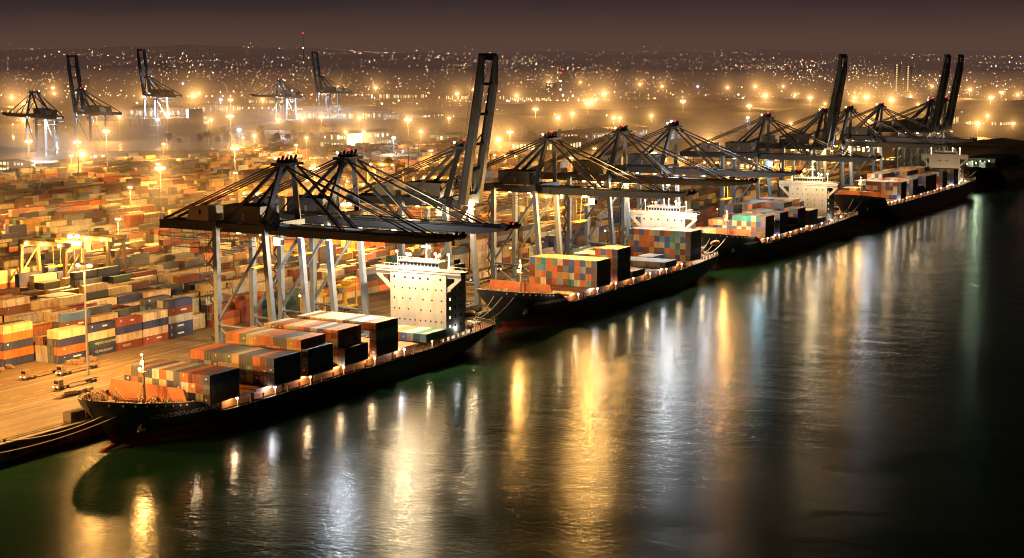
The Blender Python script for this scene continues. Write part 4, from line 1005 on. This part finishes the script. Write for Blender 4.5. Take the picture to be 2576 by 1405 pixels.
# ------------------------------------------------------------------ yard gantry cranes (rubber tyred)
def rtg():
    root = empty('yard_gantry_crane', (0, 0, 0), 'cream yard gantry crane', 'yard crane', 'cream gantry cranes straddling the yard blocks')
    for sx_ in (-12, 12):
        for sy in (-4.5, 4.5):
            b = MB(); b.beam((sx_, sy * 1.25, 1.2), (sx_, sy * .95, 21), 1.3, 1.2); b.build('leg', 'rtg', root)
            for dy in (-1, 1):
                t = MB(); t.tube((sx_ - .35, sy * 1.25 + dy, .75), (sx_ + .35, sy * 1.25 + dy, .75), .75, n=12); t.build('wheel', 'rubber', root)
        b = MB(); b.box(sx_, 0, 2.0, 1.2, 14, 1.3); b.build('sill_beam', 'rtg', root)
        b = MB(); b.tube((sx_, -5, 9), (sx_, 4.6, 19.5), .35); b.box(sx_, 0, 20.6, 1.2, 10.5, 1.2); b.build('end_frame', 'rtg', root)
    for sy in (-3.5, 3.5):
        b = MB(); b.box(0, sy, 22, 27.5, 1.2, 1.8); b.build('girder', 'rtg', root)
    b = MB()
    for k in range(18): b.tube((-13 + k * 1.5, -4.6, 22.9), (-13 + k * 1.5, -4.6, 24.1), .06, n=4)
    b.tube((-13, -4.6, 24.1), (13, -4.6, 24.1), .07, n=4); b.build('railing', 'rail', root)
    b = MB(); b.box(3, 0, 23.6, 5, 6.5, 1.6); b.box(3, 0, 25, 3, 3, 1.2); b.tube((3, -2, 22.6), (3, -2, 13), .06, n=4); b.tube((3, 2, 22.6), (3, 2, 13), .06, n=4); b.box(3, 0, 12.8, 2.4, 12, .5); tr = b.build('trolley', 'yellow', root)
    b = MB(); b.box(6.8, 2.5, 19.6, 2.2, 2.2, 2.4); b.build('operator_cab', 'house_cream', tr)
    b = MB(); b.box(-12, 1, 4.2, 2.0, 4, 2.6); b.build('power_pack', 'rtg', root)
    for x in (-9, 0, 9): b = MB(); b.ball((x, -4.8, 21.6), .6, 8, 5); b.build('flood_lamp', 'sodium', root)
    return root
gp = rtg(); bpy.context.view_layer.update(); index_tree(gp)
def lane_mid(b_): return (lane_x(6 * b_) + lane_x(6 * b_ + 5)) / 2 - 1.5
RT_ = [(4, 494, 'yard gantry crane over the fifth block with lamps along its girder'), (4, 470, 'yard gantry crane in front of its lamp-lit twin on the fifth block'), (2, 560, 'yard gantry crane behind the first crane back girder'), (7, 700, 'yard gantry crane near the yellow stack'),
       (6, 845, 'yard gantry crane between the tall masts, farther one'), (8, 790, 'yard gantry crane beside the mid yard lamp mast'), (3, 900, 'yard gantry crane seen under the raised boom'), (5, 1010, 'yard gantry crane near the warehouse road'), (1, 760, 'yard gantry crane behind the fourth quay crane'),
       (10, 930, 'yard gantry crane by the channel cranes'), (2, 1060, 'yard gantry crane behind the ninth quay crane'), (9, 1060, 'yard gantry crane in front of the white-lit sheds')]
for k, (b_, y, lab) in enumerate(RT_):
    c = gp if k == 0 else copy_tree(gp)
    c.location = (lane_mid(b_), y, QT); c['label'] = lab
    lamp('gantry_light', (0, -6, 19.5), 7000, SOD, c, .6)

# ------------------------------------------------------------------ vehicles on the apron
random.seed(31)
def straddle(x, y, lab, rz=0):
    root = empty('straddle_carrier', (x, y, QT), lab, 'straddle carrier', 'yellow straddle carriers on the quay road', rz)
    for sx_ in (-2.4, 2.4):
        b = MB(); b.box(sx_, 0, 1.6, .8, 9, .9); b.build('side_beam', 'yellow', root)
        for sy in (-3.6, -1.2, 1.2, 3.6):
            t = MB(); t.tube((sx_ - .3, sy, .7), (sx_ + .3, sy, .7), .7, n=12); t.build('wheel', 'rubber', root)
        for sy in (-3.8, 3.8): b = MB(); b.box(sx_, sy, 5.5, .6, .7, 7.2); b.build('leg', 'yellow', root)
    b = MB(); b.box(0, 0, 9.3, 5.8, 9.4, .7); b.box(0, 2.4, 10.3, 4.4, 3.2, 1.4); tp = b.build('top_platform', 'yellow', root)
    b = MB()
    for k in range(7):
        for sx_ in (-2.8, 2.8): b.tube((sx_, -4.4 + k * 1.5, 9.6), (sx_, -4.4 + k * 1.5, 10.8), .06, n=4)
    for sx_ in (-2.8, 2.8): b.tube((sx_, -4.4, 10.8), (sx_, 4.6, 10.8), .06, n=4)
    b.build('railing', 'yellow', tp)
    b = MB(); b.box(2.1, -5.0, 8, 1.6, 1.6, 2.1); b.box(2.1, -5.82, 8.1, 1.3, .06, 1.2); b.build('cab', 'house_cream', root)
    b = MB(); b.ball((-2.4, -4.8, 9.5), .35, 8, 5); b.build('work_lamp', 'sodium', root)
    return root
straddle(-347, 474, 'yellow straddle carrier parked between the legs of the first two cranes'); straddle(-351, 500, 'yellow straddle carrier waiting behind the other one')
def truck(x, y, lab, load=None, rz=0, cabc='gear'):
    root = empty('terminal_truck', (x, y, QT), lab, 'truck', 'terminal trucks and chassis on the quay road', rz)
    b = MB(); b.box(0, 0, 1.15, .9, 12.4, .35); b.box(0, -5.8, 1.2, 2.4, .4, .3); b.box(0, 5.9, 1.2, 2.4, .4, .3); b.box(0, 0, 1.2, 2.2, .3, .25); b.build('chassis', 'gear', root)
    for sy in (3.4, 4.8, -9.2, -6.4):
        for sx_ in (-1, 1): t = MB(); t.tube((sx_ * .75, sy, .52), (sx_ * 1.15, sy, .52), .52, n=12); t.build('wheel', 'rubber', root)
    b = MB(); b.box(0, -8.2, 1.0, 2.2, 4.4, .5); b.prism([(-1.1, 1.2), (1.1, 1.2), (1.05, 3.0), (-1.05, 3.0)], -10, -8.2); cb = b.build('cab', cabc, root)
    g = MB(); g.box(0, -10.03, 2.3, 1.8, .05, .9); g.build('windscreen', 'glassd', cb)
    for sx_ in (-.8, .8): g = MB(); g.box(sx_, -10.45, 1.1, .3, .12, .22); g.build('headlight', 'warm', cb)
    return root
for x, y, lab in ((-337.8, 346, 'terminal truck with empty chassis stopped at the foot of the slim lamp mast'), (-357, 352, 'empty trailer truck crossing the quay road near the front stack'), (-352.5, 362, 'empty trailer truck following along the quay road'),
                  (-312, 352, 'terminal truck waiting beside the first ship bow'), (-336, 452, 'terminal truck under the second crane'), (-333.5, 520, 'terminal truck passing under the raised boom crane'), (-341, 590, 'terminal truck beyond the raised boom crane')):
    truck(x, y, lab)
o = put('shipping_container', ME_BOX, None, (-329.5, 458, QT + 1.4 + CH / 2)); o.color = (.6, .17, .03, 1); tag(o, 'orange container standing alone on a trailer behind the first ship', 'container', 'containers stacked in the yard')
for sd in (-1, 1):
    d = put('door', ME_DOOR, o, (sd * (CW / 4 - .03), -CL / 2 + .06, 0)); d.color = (.6, .17, .03, 1); put('locking_bar', ME_BAR, d)
random.seed(61)
for k in range(16):
    y = 560 + k * 39 + random.uniform(-10, 10); x = random.choice((-333.5, -338.8, -346, -354))
    truck(x, y, f'terminal truck on the quay road behind the cranes, {ordn(k)} of that line', cabc=random.choice(('yellow', 'white', 'rtg', 'gear')))
    if k % 3 != 2:
        o = put('shipping_container', ME_BOX, None, (x, y, QT + 1.36 + CH / 2)); cn = random.choice(('orange', 'navy blue', 'cream', 'rust red')); cc = vary(PAL[cn]); o.color = (*cc, 1); tag(o, f'{cn} container riding on the {ordn(k)} terminal truck behind the cranes', 'container', 'containers on trucks')
for k, (x, y) in enumerate(((-352, 640), (-346, 726), (-350, 760), (-340, 860), (-352, 955), (-345, 1060))): straddle(x, y, f'yellow straddle carrier far along the quay road, {ordn(k)} of the farther ones')
def lift_pile(x, y, lab, n, col):
    root = empty('equipment_pile', (x, y, QT), lab, 'port gear')
    for k in range(n):
        b = MB(); b.box(random.uniform(-2, 2), random.uniform(-6, 6), .5 + random.random() * .6, random.uniform(.8, 2.4), random.uniform(1, 4), random.uniform(.5, 1.3), random.uniform(-.5, .5)); b.build('lashing_bin', col, root)
    return root
lift_pile(-330, 335, 'low heap of lashing bins on the road before the ship bow', 9, 'gear'); lift_pile(-362, 372, 'heap of lashing gear beside the front stack', 7, 'gear'); lift_pile(-374, 352, 'lashing bins at the corner of the yard', 5, 'gear')
for k, (s_, x) in enumerate(((312, -304), (327, -304), (344, -304), (282, -303.4), (258, -303.4), (230, -303.4))):
    b = MB(); b.tube((x + 1.4, s_, QT + .3), (x + 1.4, s_, QT + .95), .28); b.tube((x + 1.4, s_, QT + .95), (x + 1.4, s_, QT + 1.15), .45); o = b.build('quay_bollard', 'rail'); tag(o, f'iron mooring bollard on the coping, {ordn(k)} of those by the first bow', 'bollard', 'mooring bollards on the quay edge')
# ------------------------------------------------------------------ mooring ropes
def rope(a, b_, sag, lab):
    a, b_ = Vector(a), Vector(b_); m = MB(); n = 14; pr = a
    for k in range(1, n + 1):
        t = k / n; p = a.lerp(b_, t); p.z -= sag * 4 * t * (1 - t); m.tube(pr, p, .12, n=5); pr = p
    o = m.build('mooring_rope', 'rope'); tag(o, lab, 'mooring rope', 'mooring ropes of the ships')
rope((SX + 5.5, 301, 12), (-302.2, 282, 4.8), 2.0, 'pale mooring rope from the first ship bow down to the quay coping, lower one')
rope((SX + 7.5, 306, 11.6), (-302.2, 258, 4.8), 3.0, 'long pale mooring rope running from the first ship hull past its stem')
rope((SX - 3, 297, 12.8), (-303, 312, 4.8), .6, 'short mooring rope from first ship bow to the covered cargo')
for k, (dx, ys, ye, zs_, ze, w_) in enumerate(((4, 500, 476, 14, 8.6, 'second'), (7, 503, 479, 13.5, 8.4, 'second'), (1, 499, 481, 14, 8.6, 'second'), (4, 705, 684, 15, 10.4, 'third'), (7, 708, 681, 14.6, 10.4, 'third'), (1, 704, 686, 15, 10.6, 'third'),
                                              (3, 919, 896, 17, 11, 'fourth'), (7, 923, 893, 16, 11, 'fourth'), (3, 1224, 1176, 15, 12, 'fifth'))):
    rope((SX + dx, ys, zs_), (SX + dx + 2, ye, ze), 1.2, f'pale slack mooring rope off the {w_} ship bow, ' + ('upper', 'lower', 'inner')[k % 3] + ' one')

# ------------------------------------------------------------------ channel side cranes, ship, sheds
def far_crane(x, y, rz, up, lab, cool=1.0, sc=1.0):
    c = copy_tree(protoU if up else protoD); c.location = (x, y, QT); c.rotation_euler = (0, 0, rz); c['label'] = lab; c['group'] = 'cranes across the channel'; c.scale = (sc, sc, sc)
    if cool: lamp('flood_light', (-8, 0, 38), 150000 * cool, WHT, c, 1); lamp('flood_light', (-30, -16, 12), 60000 * cool, WHT, c, 1)
    return c
far_crane(-1085, 1066, R(160), False, 'white-lit lowered crane on the near channel bank', .9)
far_crane(-1110, 1150, R(175), True, 'dark raised boom crane behind the near bank crane', .15)
far_crane(-1417, 1589, R(176), True, 'raised boom crane brilliantly lit white above a moored ship', 3.2, 1.08)
far_crane(-1326, 1745, R(165), False, 'lowered crane amid white-lit frames beyond the channel', 2.4)
far_crane(-1369, 1897, R(178), True, 'thin raised boom crane beside the far white-lit frames', .3, 1.05)
# hull across the channel
rs = empty('moored_freighter', (0, 0, 0), 'dark freighter lying under the white-lit raised crane across the channel', 'ship')
b = MB(); A, Bp = Vector((-1415, 1500, 0)), Vector((-1345, 1612, 0)); d = (Bp - A).normalized(); nrm = Vector((-d.y, d.x, 0))
sec = [(0, 1.0), (.08, 8), (.2, 12), (.8, 12), (.95, 9), (1, 6)]; L_ = (Bp - A).length
vs = []
for t, h_ in sec:
    for sgn in (1, -1):
        for z_ in (3.8, 13 + (3 if t < .15 else 0)): p = A + d * L_ * t + nrm * sgn * h_ * (.85 if z_ < 5 else 1); vs.append((p.x, p.y, z_))
fs = []
for k in range(5):
    a = 4 * k; fs += [(a, a + 4, a + 5, a + 1), (a + 2, a + 3, a + 7, a + 6), (a + 1, a + 5, a + 7, a + 3)]
fs += [(0, 1, 3, 2), (20, 22, 23, 21)]
b.add(vs, fs); b.build('hull', 'hull', rs)
for k in range(6):
    p = A + d * L_ * (.2 + .11 * k); b = MB(); b.box(p.x, p.y, 17, 9, 20, 9, math.atan2(d.y, d.x) + R(90)); b.build('cargo_block', 'house_cream' if k % 2 else 'house_grey', rs)
p = A + d * L_ * .9; b = MB(); b.box(p.x, p.y, 23, 18, 12, 20, math.atan2(d.y, d.x)); b.build('deckhouse', 'white', rs)
random.seed(14)
def shed(x, y, w_, d_, h, rz, lab, wall='warehouse', win='winwarm', rows=2, lit=True, name='warehouse'):
    root = empty(name, (x, y, QT), lab, 'building', None, rz)
    b = MB(); b.box(0, 0, h / 2, w_, d_, h); b.build('wall', wall, root)
    b = MB(); b.prism([(-w_ / 2 - .6, h), (w_ / 2 + .6, h), (0, h + w_ * .06)], -d_ / 2 - .6, d_ / 2 + .6); b.build('roof', 'roofm', root)
    if lit:
        nx = max(3, int(w_ / 4)); ny = max(2, int(d_ / 4.5)); wins = (win, 'winwarm', 'winwarm', 'deckwin')
        for r_ in range(rows):
            z_ = h * (r_ + .5) / rows
            for k in range(nx):
                if random.random() < .6: q = MB(); q.box(-w_ / 2 + (k + .5) * w_ / nx, -d_ / 2 - .03, z_, w_ / nx * random.uniform(.3, .8), .06, h / rows * random.uniform(.25, .6)); q.build('window', random.choice(wins), root)
            for k in range(ny):
                if random.random() < .6: q = MB(); q.box(w_ / 2 + .03, -d_ / 2 + (k + .5) * d_ / ny, z_, .06, d_ / ny * random.uniform(.3, .8), h / rows * random.uniform(.25, .6)); q.build('window', random.choice(wins), root)
    return root
shed(-985, 1430, 34, 88, 15, 0, 'long pale warehouse glowing bright beside the channel', win='winwhite')
shed(-900, 1490, 40, 40, 12, .1, 'square warehouse at the end of the long bright one')
lamp('shed_light', (-955, 1400, 16), 160000, (1, .8, .45), None, 2)
shed(-1010, 1000, 40, 60, 9, 0, 'white-lit shed at the channel bank by the frame edge', 'white', 'winwhite'); lamp('shed_light', (-985, 975, 14), 120000, WHT, None, 2)
shed(-1040, 1075, 30, 40, 9, 0, 'second white-lit shed beside the channel crane', 'white', 'winwhite')
SH = [(-700, 1330, 'long low shed behind the yard'), (-560, 1260, 'low shed behind the fifth crane apex'), (-460, 1220, 'low shed behind the seventh crane'), (-800, 1600, 'low shed before the dark mounds'), (-640, 1500, 'shed with lit openings beyond the yard'),
      (-520, 1480, 'shed near the eighth crane'), (-420, 1420, 'shed near the paired booms'), (-1290, 1800, 'white-lit frame building beyond the channel'), (-1180, 1850, 'low white-lit building beside it'), (-1500, 1750, 'building behind the freighter'),
      (-400, 1700, 'dark block at the far end of the quay'), (-350, 1560, 'block behind the paired raised booms'), (-480, 1800, 'hall beyond the paired booms')]
for k, (x, y, lab) in enumerate(SH):
    wh = 'white' in lab
    dk = k in (10, 11, 12)
    shed(x, y, random.uniform(30, 60), random.uniform(40, 90), random.uniform(8, 20), random.uniform(-.2, .2), lab, 'white' if wh else ('tower' if dk else 'warehouse'), 'winwhite' if wh else 'winwarm', 2 if not wh else 4, lit=not dk)
random.seed(72)
for k in range(20):
    while True:
        x = random.uniform(-2100, -420); y = random.uniform(1500, 3300)
        if seen(x, y, 10, 0) and not (x < -1000 and y < 1720) and moundz(x, y) < 0: break
    shed(x, y, random.uniform(40, 90), random.uniform(30, 80), random.uniform(7, 16), random.uniform(-.6, .6), f'low industrial hall on the far land, {ordn(k)} of the scattered ones', random.choice(('warehouse', 'tower', 'warehouse')), 'winwarm', 1)
lamp('shed_light', (-1270, 1790, 30), 200000, WHT, None, 2)

# ------------------------------------------------------------------ trees: belts of dark crowns around the mounds and the warehouse
def tree_protos():
    out = []
    for v in range(3):
        rnd = random.Random(50 + v)
        t = MB(); t.tube((0, 0, 0), (.3, .1, 4.5), .35, .2, 6)
        for k in range(4): a = k * 1.6; t.tube((.2, .1, 3.2 + k * .3), (1.8 * math.cos(a), 1.8 * math.sin(a), 6 + k * .3), .16, .05, 5)
        c = MB()
        blobs = [(rnd.uniform(-2, 2), rnd.uniform(-2, 2), rnd.uniform(5, 8.6), rnd.uniform(1.2, 2.1)) for _ in range(9)]
        for k in range(420):
            bx, by, bz, br = rnd.choice(blobs); th, ph = rnd.uniform(0, 6.28), math.acos(rnd.uniform(-1, 1)); rr = br * rnd.uniform(.6, 1.1)
            p = Vector((bx + rr * math.sin(ph) * math.cos(th), by + rr * math.sin(ph) * math.sin(th), bz + rr * .8 * math.cos(ph))); s = rnd.uniform(.25, .5)
            u = Vector((rnd.uniform(-1, 1), rnd.uniform(-1, 1), rnd.uniform(-1, 1))).normalized() * s; w_ = u.orthogonal().normalized() * s
            c.add([p - u, p + w_, p + u, p - w_], [(0, 1, 2, 3)])
        out.append((t.mesh('trunk', M['trunk']), c.mesh('crown', M['leafy'])))
    return out
TP = tree_protos()
random.seed(9)
for k in range(90):
    if k < 30: x, y = random.uniform(-1180, -1010), random.uniform(1330, 1560)
    elif k < 70:
        x, y = random.uniform(-1200, -900), random.uniform(1640, 1780)
    else: x, y = random.uniform(-900, -600), random.uniform(1350, 1700)
    t, c = TP[k % 3]; s = random.uniform(.9, 1.7)
    root = empty('tree', (x, y, QT if moundz(x, y) < 0 else moundz(x, y) - .3), 'dark leafy tree in the belt beyond the yard and channel', 'tree', 'trees in the belt beyond the yard', random.uniform(0, 6)); root.scale = (s, s, s)
    put('trunk', t, root); put('crown', c, root)

# ------------------------------------------------------------------ city lights
random.seed(99)
LC = [((1, .52, .18), 56), ((1, .68, .36), 26), ((1, .85, .65), 9), ((.75, .9, 1), 7), ((1, .1, .08), 3), ((.6, 1, .7), 3)]
def citymat():
    m, nt, b = newmat('city_light_points'); nt.nodes.remove(b)
    a = N(nt, 'ShaderNodeVertexColor'); a.layer_name = 'Col'; e_ = N(nt, 'ShaderNodeEmission'); e_.inputs[1].default_value = 9.0
    nt.links.new(a.outputs[0], e_.inputs[0]); nt.links.new(e_.outputs[0], nt.nodes['Material Output'].inputs[0])
    try: m.cycles.emission_sampling = 'NONE'
    except Exception: pass
    return m
B = MB()
def pt(u, D): X = u * D; return (D * FW[0] + X * RT[0], D * FW[1] + X * RT[1])
n = 0
while n < 4600:
    D = random.choice((random.uniform(2300, 5200), random.uniform(3000, 8000), random.uniform(5000, 10500)))
    u = random.uniform(-.33, .33)
    if fbm(u * 34 + 1.7, D / 760.0) + random.uniform(-.35, .35) < .05 and random.random() < .85: continue
    if n % 6 == 0: D = round(D / 420) * 420 + random.gauss(0, 12)
    x, y = pt(u, D)
    z_ = max(5.5, hillz(x, y) + 3) + random.uniform(1, 8)
    if random.random() < .03: z_ += random.uniform(5, 40)
    c, _ = random.choices(LC, [k[1] for k in LC])[0], 0
    c = c[0]; br = random.choice((.25, .4, .6, 1, 2.2)) * (1 if D < 5000 else 1.6)
    B.octa((x, y, z_), D * random.choice((.00008, .00010, .00012, .00015, .0002, .0003)), tuple(v * br for v in c)); n += 1
for D, u0, u1, k_ in ((3600, -.33, -.08, 46), (4700, -.3, .33, 60), (3150, .0, .2, 50), (3000, .24, .33, 30), (2700, -.2, -.1, 24)):   # strings of street lights along roads
    for k in range(k_):
        u = u0 + (u1 - u0) * k / k_ + random.gauss(0, .001); x, y = pt(u, D * (1 + .02 * math.sin(k * .2))); B.octa((x, y, 12), D * .0004, random.choice(((1.5, .9, .4), (1.5, 1.2, .8), (1.2, 1.3, 1.5) if u > 0 else (1, 1.2, .7))))
for k in range(26):
    u = random.choice((random.gauss(.02, .03), random.gauss(.13, .02), random.uniform(-.3, .3))); D = random.uniform(2500, 3600); x, y = pt(u, D)
    B.octa((x, y, 14), D * random.uniform(.0004, .0008), random.choice(((1.0, 1.15, 1.5), (.8, .9, 1.6), (1.4, 1.1, .7))))
o = B.build('city_lights', citymat()); tag(o, 'countless tiny town lights spread over the land and hills to the horizon', 'city lights', None, 'stuff')
# a few distinct towers
for k, (u, D, h, lab) in enumerate(((.237, 4200, 70, 'slender tower with two lit edges among the town lights'), (.244, 4230, 66, 'second slender lit tower beside the first'), (-.128, 5200, 165, 'thin radio mast carrying red beacon above the skyline'), (.03, 3300, 60, 'lattice mast outlined with lights beyond the dark mounds'))):
    x, y = pt(u, D); root = empty('tower', (x, y, 5), lab, 'tower')
    b = MB()
    if k < 2: b.box(0, 0, h / 2, 14, 14, h)
    else: b.tube((0, 0, 0), (0, 0, h), 2.2, .5, 5)
    b.build('shaft', 'tower', root)
    for j in range(12 if k < 2 else 3):
        b = MB(); z_ = h * (j + 1) / 12.0 if k < 2 else h * (1 - j * .28); b.box(0, -7.5 if k < 2 else -1, z_, 3 if k < 2 else 2.5, 1.5, 3); b.build('lamp', 'winwarm' if k < 2 else ('red' if j == 0 else 'warm'), root)

random.seed(123)
for k in range(14):
    u = random.uniform(-.3, .33); D = random.uniform(3300, 6200); x, y = pt(u, D); z0 = max(5, hillz(x, y)); h = random.uniform(18, 46); w_ = random.uniform(16, 34)
    root = empty('apartment_block', (x, y, z0), f'dim apartment block with few lit windows in the far town, {ordn(k)} of those', 'building', 'far apartment blocks', TH)
    b = MB(); b.box(0, 0, h / 2, w_, 14, h); b.build('wall', 'tower', root)
    for j in range(9):
        b = MB(); b.box(random.uniform(-w_ / 2 + 2, w_ / 2 - 2), -7.1, random.uniform(.2, .95) * h, 2.6, .3, 2.2); b.build('window', random.choice(('winwarm', 'winwhite', 'winwarm')), root)
